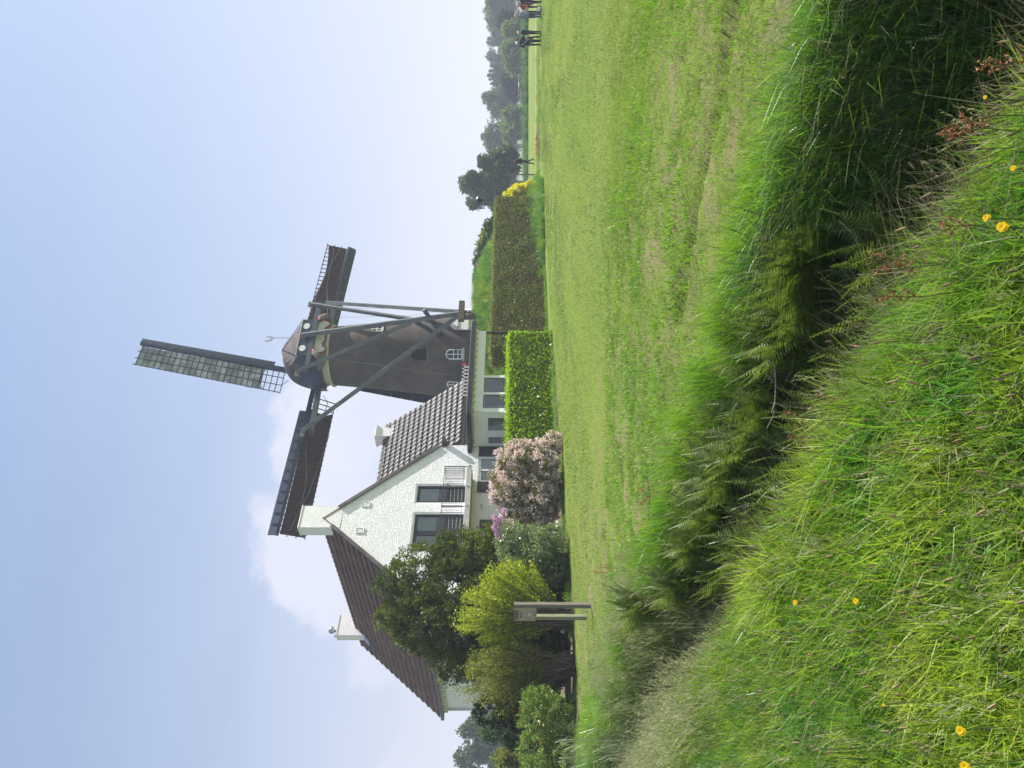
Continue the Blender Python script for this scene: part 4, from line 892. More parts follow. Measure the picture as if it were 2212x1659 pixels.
def person(x, y, z, rot, h, label, top, legs, pose=None, arms=None, hat=None, hair='hair', extras=(), build=1.0, group=None):
    J = {'pelvis': (0, 0, .95, .150), 'waist': (0, 0, 1.08, .145), 'chest': (0, 0, 1.30, .165), 'nb': (0, -.01, 1.46, .085), 'neck': (0, 0, 1.53, .058), 'head': (0, .025, 1.64, .088), 'crown': (0, .015, 1.725, .070),
         'shL': (-.185, 0, 1.41, .07), 'elL': (-.25, -.02, 1.15, .047), 'wrL': (-.24, .06, .91, .032), 'shR': (.185, 0, 1.41, .07), 'elR': (.25, -.02, 1.15, .047), 'wrR': (.24, .06, .91, .032),
         'hipL': (-.09, 0, .87, .095), 'knL': (-.10, .02, .49, .062), 'anL': (-.11, -.02, .09, .045), 'toL': (-.125, .14, .045, .04), 'hipR': (.09, 0, .87, .095), 'knR': (.10, .02, .49, .062), 'anR': (.11, -.02, .09, .045), 'toR': (.125, .14, .045, .04)}
    for k, v in (pose or {}).items(): J[k] = tuple(v)+(J[k][3],)
    E = [('pelvis', 'waist', 't'), ('waist', 'chest', 't'), ('chest', 'nb', 't'), ('nb', 'neck', 's'), ('neck', 'head', 's'), ('head', 'crown', 's'), ('chest', 'shL', 't'), ('shL', 'elL', 't'), ('elL', 'wrL', 'a'),
         ('chest', 'shR', 't'), ('shR', 'elR', 't'), ('elR', 'wrR', 'a'), ('pelvis', 'hipL', 'l'), ('hipL', 'knL', 'l'), ('knL', 'anL', 'l'), ('anL', 'toL', 'f'), ('pelvis', 'hipR', 'l'), ('hipR', 'knR', 'l'), ('knR', 'anR', 'l'), ('anR', 'toR', 'f')]
    # every arm ends in a palm with five fingers
    pts = dict(J)
    for s, sg in (('L', -1), ('R', 1)):
        w = np.array(J['wr'+s][:3]); d = w-np.array(J['el'+s][:3]); d /= np.linalg.norm(d); sd = np.array((0, 1, 0)); sd = sd-d*np.dot(sd, d); sd /= np.linalg.norm(sd); nr = np.cross(d, sd)
        pm = w+d*.06; pts['pm'+s] = (*pm, .034); E.append(('wr'+s, 'pm'+s, 's'))
    ks = list(pts); me = bpy.data.meshes.new('person'); me.from_pydata([pts[k][:3] for k in ks], [(ks.index(a), ks.index(b_)) for a, b_, _ in E], [])
    o = bpy.data.objects.new('person', me); C.objects.link(o)
    md = o.modifiers.new('skin', 'SKIN'); md.use_smooth_shade = True
    for i, k in enumerate(ks):
        r = pts[k][3]*build; sv = me.skin_vertices[0].data[i]
        sv.radius = (r, r*.72) if k in ('pelvis', 'waist', 'chest') else (r, r)
        sv.use_root = (k == 'pelvis')
    o.modifiers.new('sub', 'SUBSURF').levels = 2; o.modifiers['sub'].render_levels = 2
    dg = bpy.context.evaluated_depsgraph_get(); nm = bpy.data.meshes.new_from_object(o.evaluated_get(dg)); bpy.data.objects.remove(o)
    nm.materials.clear(); mats = {'t': PM[top], 'l': PM[legs], 's': PM['skin'], 'a': PM[arms or top], 'f': PM['black']}; keys = list(mats)
    for k in keys: nm.materials.append(mats[k])
    n = len(nm.polygons); cen = np.empty(n*3); nm.polygons.foreach_get('center', cen); cen = cen.reshape(-1, 3); best = np.full(n, 1e9); mi = np.zeros(n, int)
    for a, b_, k in E:
        p, q = np.array(pts[a][:3]), np.array(pts[b_][:3]); d = q-p; t = np.clip(((cen-p)@d)/(d@d), 0, 1); ds = np.linalg.norm(cen-(p+t[:, None]*d), axis=1)-min(pts[a][3], pts[b_][3])*.6
        u = ds < best; best[u] = ds[u]; mi[u] = keys.index(k)
    nm.polygons.foreach_set('material_index', mi.astype(np.int32)); nm.polygons.foreach_set('use_smooth', np.ones(n, bool))
    body = bpy.data.objects.new('person', nm); C.objects.link(body); body.location = (x, y, z); body.rotation_euler.z = R_(rot); body.scale = (h/1.79,)*3; tag(body, label, 'person', group)
    def part(name, mb, m, smooth=True):
        me = bpy.data.meshes.new(name); me.from_pydata([tuple(v) for v in mb.V], [], mb.F); me.materials.append(m); me.polygons.foreach_set('use_smooth', [smooth]*len(me.polygons)); p = bpy.data.objects.new(name, me); C.objects.link(p); p.parent = body; return p
    for s, sg in (('L', -1), ('R', 1)):
        w = np.array(pts['pm'+s][:3]); d = w-np.array(J['wr'+s][:3]); d /= np.linalg.norm(d); sd = np.array((0, 1, 0)); sd = sd-d*np.dot(sd, d); sd /= np.linalg.norm(sd); nr = np.cross(d, sd); mb = MB()
        for i, ln in enumerate((.062, .072, .068, .055)):
            b0 = w+d*.012+sd*(.026-i*.0175); mb.tube([b0, b0+d*ln*.55, b0+d*ln+nr*.018*sg], [.009, .0085, .006], 5)
        mb.tube([w-d*.03+sd*.03, w-d*.005+sd*.055, w+d*.02+sd*.058+nr*.01], [.011, .010, .007], 5); part('fingers', mb, PM['skin'])
    hx, hy, hz = J['head'][:3]
    mb = MB(); mb.tube([(hx, hy+.082, hz+.01), (hx, hy+.108, hz-.015), (hx, hy+.086, hz-.03)], [.008, .015, .012], 6); mb.tube([(hx-.088, hy-.01, hz-.01), (hx-.100, hy-.015, hz+.005)], [.022, .016], 6); mb.tube([(hx+.088, hy-.01, hz-.01), (hx+.100, hy-.015, hz+.005)], [.022, .016], 6); part('nose_and_ears', mb, PM['skin'])
    mb = MB(); 
    for e in (-.032, .032): mb.tube([(hx+e, hy+.080, hz+.018), (hx+e, hy+.090, hz+.018)], [.012, .007], 6)
    mb.tube([(hx-.025, hy+.084, hz-.052), (hx, hy+.09, hz-.054), (hx+.025, hy+.084, hz-.052)], [.004, .006, .004], 5); part('eyes_and_mouth', mb, PM['hair_dark'])
    mb = MB(); mb.lathe([(.098, hz+.01), (.107, hz+.05), (.098, hz+.105), (.060, hz+.14), (.005, hz+.150)], (hx, hy-.018), 18)
    if hat:
        mb.add([(hx+.09*math.cos(a), hy+.03+.0+(.135*math.sin(a)), hz+.045-.02*math.sin(a)) for a in np.linspace(0, math.pi, 9)], [tuple(range(9))]); part('cap', mb, PM[hat])
    else: part('hair', mb, PM[hair])
    for e in extras:
        mb = MB(); 
        if e == 'bag': mb.box((-.20, -.17, .88), (-.02, -.07, 1.2)); part('shoulder_bag', mb, PM['slate'], False)
        if e == 'strap': mb.tube([(.15, .10, 1.40), (0, .155, 1.2), (-.15, .08, 1.0)], .014, 5); part('bag_strap', mb, PM['white'])
        if e == 'paper': mb.add([(-.16, .30, 1.02), (.06, .34, 1.0), (.05, .42, 1.20), (-.17, .38, 1.22)], [(0, 1, 2, 3)]); p = part('sheet_of_paper', mb, PM['white'], False); p.modifiers.new('s', 'SOLIDIFY').thickness = .004
        if e == 'two':
            cu = bpy.data.curves.new('number', 'FONT'); cu.body = '2'; cu.size = .30; cu.extrude = .002; cu.align_x = 'CENTER'; cu.align_y = 'CENTER'; cu.materials.append(PM['white'])
            p = bpy.data.objects.new('shirt_number', text_mesh(cu)); C.objects.link(p); p.parent = body; p.location = (0, .128, 1.22); p.rotation_euler = (R_(90), 0, R_(180))
        if e == 'stripe':
            for sg in (-1, 1): mb.tube([(sg*.185, 0, .86), (sg*.165, .02, .49), (sg*.15, -.02, .12)], .010, 5)
            part('trouser_stripe', mb, PM['white'])
        if e == 'shirt_hem': mb.lathe([(.175, .84), (.18, 1.0)], (0, 0), 16); part('shirt_hem', mb, PM[top])
    return body
def text_mesh(cu):
    o = bpy.data.objects.new('t', cu); C.objects.link(o); dg = bpy.context.evaluated_depsgraph_get(); me = bpy.data.meshes.new_from_object(o.evaluated_get(dg)); bpy.data.objects.remove(o); me.name = cu.name; return me
def gz(x, y): return float(height(np.array([x]), np.array([y]))[0])
def prs(u, Y, *a, **k): x = (u-829.5)/FP*Y; return person(x, Y, gz(x, Y), *a, **k)
stand = {'elL': (-.24, .02, 1.13), 'wrL': (-.12, .22, 1.02), 'elR': (.24, .02, 1.13), 'wrR': (.10, .24, 1.04)}
grp = 'people standing at the far edge of the field'
prs(1566, 52.6, 150, 1.80, 'person in navy with white cap and shoulder bag, leftmost of the standing group', 'navy', 'black', arms='skin', hat='white', extras=('bag', 'strap'), pose={'elR': (.26, -.04, 1.15), 'wrR': (.22, .06, .92)}, build=1.08, group=grp)
prs(1574, 53.4, 200, 1.74, 'person in all black half hidden behind the one in navy', 'black', 'black', hair='hair_dark', pose={'knL': (-.16, .06, .49), 'anL': (-.22, -.02, .09), 'toL': (-.25, .13, .045)}, group=grp)
prs(1589, 53.0, 100, 1.70, 'person in black with white cap holding a sheet of paper', 'black', 'slate', pose=stand, hat='white', extras=('paper',), group=grp)
prs(1625.5, 51.6, 20, 1.86, 'person in plaid shirt and jeans seen from behind', 'plaid', 'jeans', hair='hair', build=1.12, extras=('shirt_hem',), group=grp)
prs(1632, 52.8, 230, 1.76, 'person in grey jacket and dark trousers with white side stripe', 'grey', 'navy', hair='hair', pose=stand, extras=('stripe',), group=grp)
prs(1647, 53.0, 170, 1.76, 'person in a red football shirt numbered 2 and jeans', 'red', 'jeans', hat='beige', arms='skin', pose={**stand, 'knL': (-.15, .1, .49), 'anL': (-.2, 0, .09)}, extras=('two',), group=grp)
prs(1658, 52.2, 190, 1.78, 'person in dark clothes with white hair at the far right of the group', 'navy', 'navy', hair='hair', group=grp)
prs(1311, 60.0, 80, 1.80, 'person in dark jumper walking alone past the fence posts', 'navy', 'navy', hair='hair_dark',
    pose={'knL': (-.09, .16, .50), 'anL': (-.10, .17, .09), 'toL': (-.10, .32, .05), 'knR': (.09, .02, .50), 'anR': (.10, -.20, .11), 'toR': (.10, -.06, .04), 'elL': (-.24, -.12, 1.15), 'wrL': (-.24, -.10, .93), 'elR': (.24, .08, 1.15), 'wrR': (.2, .26, .98)})
bx, by = (1638.6-829.5)/FP*52.4, 52.4; bt = empty('marker_bucket', (bx, by, gz(bx, by)), 'small red and white bucket on the grass beside the group', 'bucket')
b = MB(); g0 = gz(bx, by); b.lathe([(.001, g0), (.10, g0), (.115, g0+.10)], (bx, by), 16); b.build('body', PM['red'], bt, True); b = MB(); b.lathe([(.115, g0+.10), (.13, g0+.24), (.12, g0+.24), (.11, g0+.1)], (bx, by), 16); b.build('rim', PM['white'], bt, True)
# ------------------------------------------------------------------ sign on two posts
P1 = at(352, 1270, 16.9); P2 = at(326.5, 1258, 18.0); P1[2] = gz(P1[0], P1[1]); P2[2] = gz(P2[0], P2[1])
sign = empty('information_sign', (P1+P2)/2*np.array((1, 1, 0)), 'weathered wooden notice board with faded lettering on two posts beside the ditch', 'sign')
b = MB(); b.beam(P1-ZZ*.2, (P1[0], P1[1], 1.70), .095, .095, up=(0.4, 1, 0)); b.build('post', M['wood_old'], sign)
b = MB(); b.beam(P2-ZZ*.2, (P2[0], P2[1], 1.69), .095, .095, up=(0.4, 1, 0)); b.build('post', M['wood_green'], sign)
d = (P2-P1)*np.array((1, 1, 0)); Lb = np.linalg.norm(d); d /= Lb; nr = np.array((d[1], -d[0], 0)); nr = nr if nr[1] < 0 else -nr
if np.dot(nr, (1, 0, 0)) < 0 and False: nr = -nr
sgn = 1 if np.dot(nr, -P1) > 0 else -1; nr = nr*sgn
board = principled('sign_board', (.36, .29, .24), .8, .2, noise=(3, (.40, .30, .22), 1.0), bump=(30, .3))
def SB(s, z, o): return P1*np.array((1, 1, 0))+d*s+nr*(.055+o)+ZZ*z
b = MB(); b.add([SB(s, z, o) for o in (0, .02) for s, z in ((.0, 1.20), (Lb+.08, 1.20), (Lb+.08, 1.70), (.0, 1.70))], [(0, 1, 2, 3), (7, 6, 5, 4), (0, 4, 5, 1), (1, 5, 6, 2), (2, 6, 7, 3), (3, 7, 4, 0)]); b.build('board', board, sign)
b = MB()
for q in ((( -.01, 1.70), (Lb+.09, 1.70)), ((-.01, 1.20), (Lb+.09, 1.20))): b.beam(SB(*q[0], .022), SB(*q[1], .022), .02, .015)
b.build('edging', M['wood_old'], sign)
ink = principled('faded_ink', (.05, .035, .025), .8, .2); olive = principled('olive_ink', (.12, .12, .05), .8, .2)
def text(body, s, z, size, m, sx=1.0):
    cu = bpy.data.curves.new('lettering', 'FONT'); cu.body = body; cu.size = size; cu.extrude = .001; cu.align_x = 'CENTER'; cu.align_y = 'CENTER'; cu.materials.append(m)
    o = bpy.data.objects.new('lettering', text_mesh(cu)); C.objects.link(o); o.parent = sign; e1 = np.cross(ZZ, nr); e1 = e1/np.linalg.norm(e1)
    p = SB(s, z, .024)-world_loc(sign); o.matrix_local = Matrix(((e1[0]*sx, 0, nr[0], p[0]), (e1[1]*sx, 0, nr[1], p[1]), (0, 1, 0, p[2]), (0, 0, 0, 1)))
text('WANDEL', Lb/2+.04, 1.64, .13, ink, 1.9); text('ROUTES', Lb/2+.04, 1.545, .075, olive, 2.4); text('- - - - - - - -', Lb/2+.04, 1.49, .04, ink, 2.4)
for s, z, w, h_, m in ((Lb/2+.02, 1.42, .13, .07, PM['grey']), (Lb/2+.0, 1.35, .15, .05, PM['white']), (.28, 1.33, .16, .055, PM['grey']), (Lb*.55, 1.235, .24, .012, PM['red']), (Lb*.9, 1.35, .015, .14, ink)):
    b = MB(); b.add([SB(s+a_*w/2, z+c_*h_/2, .0245) for a_, c_ in ((-1, -1), (1, -1), (1, 1), (-1, 1))]+[SB(s+a_*w/2, z+c_*h_/2, .0215) for a_, c_ in ((-1, -1), (1, -1), (1, 1), (-1, 1))], [(0, 1, 2, 3), (0, 4, 5, 1), (1, 5, 6, 2), (2, 6, 7, 3), (3, 7, 4, 0)]); b.build('sticker', m, sign)
# ------------------------------------------------------------------ fence by the yellow bush, lamp, far wire fence
fence = empty('wire_mesh_fence', at(1270, 1157, 55)*np.array((1, 1, 0)), 'wire mesh between two tall thin posts at the end of the long hedge', 'fence')
fa = at(1282, 1155, 56.); fb = at(1259, 1155, 54.5); fa[2] = gz(*fa[:2]); fb[2] = gz(*fb[:2])
for p, zt, m in ((fa, 2.35, 'wood_old'), (fb, 2.25, 'wood_old')):
    b = MB(); b.tube([p-ZZ*.2, (p[0], p[1], zt)], .05, 8); b.build('post', M[m], fence)
b = MB()
for i in range(15): t = i/14; z0 = .15+2.0*t; b.beam(fa*np.array((1, 1, 0))+ZZ*z0, fb*np.array((1, 1, 0))+ZZ*z0, .008, .008)
for i in range(12): t = i/11; p = (fa+(fb-fa)*t)*np.array((1, 1, 0)); b.beam(p+ZZ*.15, p+ZZ*2.15, .008, .008)
b.build('wire_mesh', M['galv'], fence)
lp = at(1227, 1060, 53.5)*np.array((1, 1, 0)); lamp = empty('garden_lamp', lp, 'dark garden lamp on a thin green pole rising behind the long hedge', 'lamp')
b = MB(); b.tube([lp, lp+ZZ*4.1], .035, 8); b.build('pole', M['lamp_green'], lamp)
b = MB(); b.lathe([(.03, 4.08), (.10, 4.12), (.19, 4.25), (.20, 4.32), (.34, 4.34), (.33, 4.40), (.18, 4.52), (.05, 4.60), (.01, 4.62)], lp, 20); b.build('lamp_head', M['black'], lamp, True)
b = MB(); b.lathe([(.09, 4.13), (.17, 4.26), (.17, 4.31)], lp, 16); b.build('lamp_glass', M['curtain'], lamp, True)
wf = empty('field_fence', (60, 150, .3), 'low wire fence on thin posts crossing the far field before the trees', 'fence')
pf = [(1237+i*26+random.uniform(-5, 5)) for i in range(17)]; tops = []
for u in pf:
    Y = 150+random.uniform(-3, 3); x = (u-829.5)/FP*Y; g0 = gz(x, Y); b = MB(); b.beam((x, Y, g0-.1), (x+random.uniform(-.05, .05), Y, g0+1.35), .13, .13); b.build('post', M['wood_old'], wf); tops.append((x, Y, g0))
for dz in (.5, .85, 1.2):
    b = MB(); b.tube([(x, Y, g0+dz) for x, Y, g0 in tops], .02, 4); b.build('wire', M['galv'], wf)
# two floodlights and stakes on the mound
for u, v, Y, lab in ((1087, 1032, 55, 'small white floodlight box in the bushes right of the mill'), (1112, 1027, 55, 'second pale floodlight box farther right on the mound')):
    p = at(u, v, Y); g0 = gz(p[0], p[1]); f = empty('floodlight', (p[0], p[1], g0), lab, 'floodlight')
    b = MB(); b.beam((p[0], p[1], g0-.1), (p[0], p[1], p[2]), .05, .05); b.build('post', M['galv'], f); b = MB(); b.box(p-np.array((.16, .1, .16)), p+np.array((.16, .1, .16))); b.build('housing', M['galv'], f); b = MB(); b.box(p-np.array((.12, .12, .12)), p+np.array((.12, -.102, .12))); b.build('lens', M['frame_white'], f)
# parked car at the left edge, far behind the shrubs
cx, cyy = at(2, 1110, 62)[:2]; car = empty('parked_car', (cx, cyy, gz(cx, cyy)), 'teal car with pale roof parked behind the shrubs at the far left', 'car'); g0 = gz(cx, cyy)
cb = [(-2.0, .35), (-2.05, .75), (-1.75, .95), (-1.2, 1.02), (-.75, 1.42), (.75, 1.44), (1.35, 1.02), (1.95, .92), (2.05, .7), (2.0, .35)]
b = MB(); b.prism([(cx+x, cyy-.82, g0+z) for x, z in cb if z < 1.1]+[(cx+2, cyy-.82, g0+.35)][:0], (0, 1.64, 0)); b.build('body', principled('teal_paint', (.12, .30, .30), .3, .5, coat=.6), car)
b = MB(); b.prism([(cx-1.15, cyy-.7, g0+1.02), (cx-.72, cyy-.66, g0+1.40), (cx+.72, cyy-.66, g0+1.42), (cx+1.28, cyy-.7, g0+1.02)], (0, 1.38, 0)); b.build('windows', M['black'], car)
b = MB(); b.box((cx-.75, cyy-.68, g0+1.42), (cx+.78, cyy+.70, g0+1.50)); b.build('roof', PM['white'], car)
for sx in (-1.3, 1.3):
    for sy in (-.84, .70): b = MB(); b.tube([(cx+sx, cyy+sy, g0+.32), (cx+sx, cyy+sy+.16, g0+.32)], .32, 18); w = b.build('wheel', M['black'], car); b = MB(); b.tube([(cx+sx, cyy+sy-.01, g0+.32), (cx+sx, cyy+sy+.01, g0+.32)], .19, 12); b.build('rim', M['galv'], w)
for sx in (-1.98, 1.9): b = MB(); b.box((cx+sx, cyy-.8, g0+.70), (cx+sx+.1, cyy-.5, g0+.84)); b.build('tail_light' if sx < 0 else 'headlight', PM['red'] if sx < 0 else PM['white'], car)
# ------------------------------------------------------------------ foliage
def leaf_quads(P, size, D=None, aspect=.5, droop=0, rnd=1.0):
    n = len(P); U = RG.normal(0, 1, (n, 3)) if D is None else D+RG.normal(0, .6*rnd, (n, 3)); U /= np.linalg.norm(U, axis=1, keepdims=True)
    U[:, 2] -= droop; W = np.cross(U, RG.normal(0, 1, (n, 3))); W /= np.linalg.norm(W, axis=1, keepdims=True)+1e-9; s = (size*RG.uniform(.6, 1.35, n))[:, None]
    U = U*s; W = W*s*aspect; N = np.cross(U, W); N /= np.linalg.norm(N, axis=1, keepdims=True)+1e-9
    return np.stack([P-U, P-W-U*.1+N*s*.12, P+U, P+W-U*.1+N*s*.12], 1)
def clump_points(blobs, ncl, clr, nleaf, shell=.6, flat=1.0):
    w = np.array([b[3]*b[3] for b in blobs]); w = w/w.sum(); k = RG.choice(len(blobs), ncl, p=w)
    Bc = np.array([b[:3] for b in blobs])[k]; Br = np.array([[b[3], b[3], b[4] if len(b) > 4 else b[3]] for b in blobs])[k]
    d = RG.normal(0, 1, (ncl, 3)); d /= np.linalg.norm(d, axis=1, keepdims=True); rr = shell+(1-shell)*RG.random((ncl, 1))**.6
    cc = Bc+d*Br*rr; cs_ = clr*RG.uniform(.6, 1.4, ncl)
    q = RG.normal(0, 1, (ncl, nleaf, 3)); q /= np.linalg.norm(q, axis=2, keepdims=True); q *= RG.random((ncl, nleaf, 1))**.4; q[..., 2] *= flat
    P = cc[:, None]+q*cs_[:, None, None]; D = d[:, None]+q*.8
    return P.reshape(-1, 3), np.broadcast_to(D, P.shape).reshape(-1, 3), cc
LM = {}
LM['far'] = leafmat('far_tree_leaf', [(.11, .17, .06), (.16, .22, .07), (.08, .13, .05)], .3, .6, .2, patch=(.25, (.055, .095, .045), .5))
LM['far_light'] = leafmat('pale_tree_leaf', [(.17, .23, .07), (.22, .28, .085), (.13, .18, .06)], .3, .6, .2, patch=(.3, (.06, .09, .035), .5))
LM['far_dark'] = leafmat('copper_tree_leaf', [(.045, .04, .045), (.06, .045, .05), (.035, .035, .04)], .2, .6, .2)
LM['mid'] = leafmat('tree_leaf', [(.065, .12, .03), (.10, .165, .04), (.045, .085, .025)], .3, .5, .3, patch=(.4, (.03, .05, .025), .5))
LM['yew'] = leafmat('yew_needle', [(.09, .12, .016), (.14, .175, .02), (.055, .075, .012), (.22, .25, .03)], .32, .5, .25, patch=(.8, (.02, .035, .012), .5))
LM['lime'] = leafmat('hornbeam_leaf', [(.30, .38, .015), (.42, .48, .025), (.20, .27, .015), (.46, .42, .04)], .45, .45, .3)
LM['olive'] = leafmat('olive_leaf', [(.19, .23, .03), (.27, .29, .04), (.12, .15, .025), (.34, .32, .05)], .4, .5, .25)
LM['laurel'] = leafmat('hedge_leaf', [(.30, .46, .010), (.42, .58, .012), (.18, .30, .010), (.50, .62, .02)], .45, .30, .45)
LM['beech'] = leafmat('clipped_hedge_leaf', [(.20, .24, .06), (.29, .33, .09), (.13, .155, .045), (.32, .26, .13)], .32, .5, .3, patch=(.45, (.24, .20, .10), .5))
LM['gold'] = leafmat('golden_needle', [(.72, .62, .015), (.85, .76, .03), (.50, .44, .02)], .45, .5, .3)
LM['rhodo'] = leafmat('rhododendron_leaf', [(.15, .24, .045), (.26, .36, .07), (.08, .14, .03), (.36, .45, .12)], .28, .28, .5)
LM['rhodo_pale'] = leafmat('pale_rhododendron_leaf', [(.20, .28, .12), (.36, .43, .25), (.12, .17, .07)], .25, .28, .5)
LM['weigela'] = leafmat('weigela_leaf', [(.17, .19, .05), (.24, .21, .09), (.10, .12, .03)], .35, .5, .3)
LM['blossom'] = leafmat('pink_blossom', [(.84, .74, .69), (.88, .82, .77), (.70, .54, .48), (.90, .87, .84)], .3, .6, .2, tcol=(1.1, .9, .9))
LM['pink'] = leafmat('rhododendron_flower', [(.70, .44, .62), (.78, .56, .70), (.60, .32, .50)], .3, .5, .2, tcol=(1, .8, 1))
LM['orange'] = leafmat('azalea_flower', [(.75, .30, .10), (.80, .50, .25), (.60, .14, .06)], .3, .5, .2, tcol=(1, 1, 1))
LM['conifer'] = leafmat('dwarf_conifer', [(.03, .045, .025), (.05, .07, .035), (.02, .03, .018)], .15, .5, .3)
LM['core'] = principled('shade_core', (.035, .030, .018), .95, .05)  # dark colour stands in for the shade inside a hedge
def tree(name, label, cat, base, blobs, leaf, ncl, clr, nleaf, lsize, trunk_r=.3, group=None, limbs=6, shell=.55, aspect=.6, trunk_h=None):
    t = empty(name, base, label, cat, group); base = np.array(base, float); P, D, cc = clump_points(blobs, ncl, clr, nleaf, shell)
    ok = P[:, 2] > base[2]+.05; P, D = P[ok], D[ok]
    quads('crown', leaf_quads(P, lsize, D, aspect), LM[leaf], t)
    b = MB(); top = np.mean([bb[:3] for bb in blobs], 0); h = top[2]-base[2]
    b.tube([base-ZZ*.2, base+(top-base)*.3+np.array((random.uniform(-.1, .1), 0, 0)), base+(top-base)*.7, top], [trunk_r*1.25, trunk_r*.9, trunk_r*.6, trunk_r*.3], 8)
    for i in range(limbs):
        k = cc[random.randrange(len(cc))]; s = base+(top-base)*random.uniform(.25, .75); m_ = (s+k)/2+np.array((0, 0, .06*h)); b.tube([s, m_, k], [trunk_r*.45, trunk_r*.28, trunk_r*.10], 5)
    b.build('trunk', M['bark'], t, True); return t
def blobs_px(L_, Y, z0=0):
    out = []
    for u, v, r, *k in L_: p = at(u, v, Y+(k[1] if len(k) > 1 else 0)); rr = r/FP*Y; out.append((p[0], p[1], p[2], rr, rr*(k[0] if k else 1)))
    return out
U_ = lambda y: 1659-y
# big yew-like tree in front of the house
yb = blobs_px([(U_(1225), 905, 50, 1.25, 0), (U_(1300), 900, 62, 1.1, .2), (U_(1350), 915, 66, 1.1, 0), (U_(1285), 985, 85, 1, -.5), (U_(1380), 985, 75, 1, -.3), (U_(1195), 985, 50, 1.1, .2), (U_(1225), 1040, 75, .9, -.3), (U_(1170), 1065, 36, 1.2, 0), (U_(1430), 975, 42, 1.1, .3),
                 (U_(1330), 850, 30, 1.6, 0), (U_(1255), 845, 28, 1.6, .2), (U_(1300), 1080, 105, .8, -.2), (U_(1400), 1060, 70, 1, .1), (U_(1460), 1030, 22, 1.3, .2), (U_(1200), 1110, 60, .9, .2)], 26.5)
bs = at(U_(1310), 1200, 26.8); tree('yew_tree', 'big dark green bushy conifer growing against the white gable', 'tree', (bs[0], bs[1], 0), yb, 'yew', 1350, .23, 66, .054, .22, shell=.45, limbs=10, aspect=.45)
bs = at(U_(1330), 1225, 25.0); tree('added_undergrowth', 'low evergreen thicket added to darken the space under the big conifer', 'shrub', (bs[0], bs[1], 0), blobs_px([(U_(1290), 1170, 60, 1, 0), (U_(1350), 1160, 60, 1, 0), (U_(1410), 1165, 58, 1, 0), (U_(1470), 1170, 52, 1, .1), (U_(1240), 1180, 46, 1, 0), (U_(1510), 1185, 40, 1, 0)], 25.2), 'yew', 420, .22, 60, .06, .05, shell=.5)  # thicket added so the space under the bushes reads dark
# vase shaped shrubs: many upright stems
def vase(name, label, base, top_px, Y, leaf, nst, nlf, lsize, seed, spread):
    r = random.Random(seed); t = empty(name, base, label, 'shrub'); base = np.array(base); P, D = [], []; groups = []
    outline = top_px; us = [p[0] for p in outline]; vs_ = [p[1] for p in outline]
    offs = [r.gauss(0, 20) for _ in range(60)]
    for i in range(nst):
        u = r.uniform(us[0], us[-1]); v = offs[int((u-us[0])/13) % 60]+ np.interp(u, us, vs_)+abs(r.gauss(0, 1))*34-r.random()**3*26; dp = r.uniform(-1, 1)*spread
        tip = at(u, v, Y+dp); mid = base+(tip-base)*.5+np.array(((tip[0]-base[0])*-.06, dp*-.05, .12)); b0 = base+np.array((r.gauss(0, .13), r.gauss(0, .10), 0))
        b = MB(); b.tube([b0, mid, tip], [.024, .014, .005], 4, cap=False)
        groups.append(b)
        k = int(nlf*(.6+.8*r.random()))
        tt = .34+.68*RG.random(k)**.62; q = (1-tt)[:, None]**2*b0+2*((1-tt)*tt)[:, None]*mid+(tt**2)[:, None]*tip
        P.append(q+RG.normal(0, .055, (k, 3))); D.append(np.broadcast_to((tip-base)/np.linalg.norm(tip-base), (k, 3)))
    P = np.concatenate(P); D = np.concatenate(D); 
    quads('foliage', leaf_quads(P, lsize, D, .5, .0, 1.2), LM[leaf], t)
    b = MB()
    for g in groups: b.add(g.V, g.F)
    b.build('stems', M['bark'], t, kind='stuff'); return t
bb = at(U_(1335), 1238, 23.0)
vase('hornbeam_bush', 'bright yellow-green vase shaped bush right behind the notice board', (bb[0], bb[1], .0), [(U_(1392), 1090), (U_(1385), 1040), (U_(1350), 1000), (U_(1300), 998), (U_(1260), 1018), (U_(1225), 1070), (U_(1208), 1125)], 23.0, 'lime', 210, 105, .036, 3, .9)
bb = at(U_(1434), 1238, 22.6)
vase('spreading_bush', 'olive green fan shaped bush with many bare stems, left of the notice board', (bb[0], bb[1], .0), [(U_(1565), 1125), (U_(1535), 1080), (U_(1490), 1040), (U_(1440), 1022), (U_(1405), 1045), (U_(1385), 1105)], 22.6, 'olive', 210, 85, .032, 5, .9)
bb = at(U_(1434), 1040, 24.5)
tree('hornbeam_bush', 'dull green loose bush behind the olive fan shaped bush', 'shrub', (bb[0], bb[1], 0), blobs_px([(U_(1440), 1060, 50, 1, 0), (U_(1400), 1090, 45, 1.1, 0), (U_(1490), 1110, 40, 1.1, 0)], 24.5), 'olive', 120, .22, 80, .04, .05)
bb = at(U_(1536), 1240, 22.4)
tree('dwarf_conifer', 'rounded dark conifer standing behind the pale flowered azalea', 'conifer', (bb[0], bb[1], 0), [(bb[0]+.0, bb[1], 2.30, .46, .62), (bb[0]+.02, bb[1], 1.5, .54, .8), (bb[0], bb[1], .8, .5, .8)], 'conifer', 260, .09, 90, .028, .06, shell=.8)
bb = at(U_(1585), 1243, 20.8)
t = tree('azalea_bush', 'glossy leaved azalea bush with a few orange flowers at the left edge', 'shrub', (bb[0], bb[1], 0), blobs_px([(U_(1520), 1165, 38, 1.0, -.1), (U_(1565), 1160, 42, .9, 0), (U_(1620), 1160, 46, .9, 0), (U_(1680), 1165, 50, .9, .1), (U_(1540), 1205, 34, .8, -.2), (U_(1600), 1205, 42, .8, -.2), (U_(1660), 1205, 42, .8, -.1)], 20.8), 'rhodo', 420, .13, 42, .042, .06, shell=.7, aspect=.36)
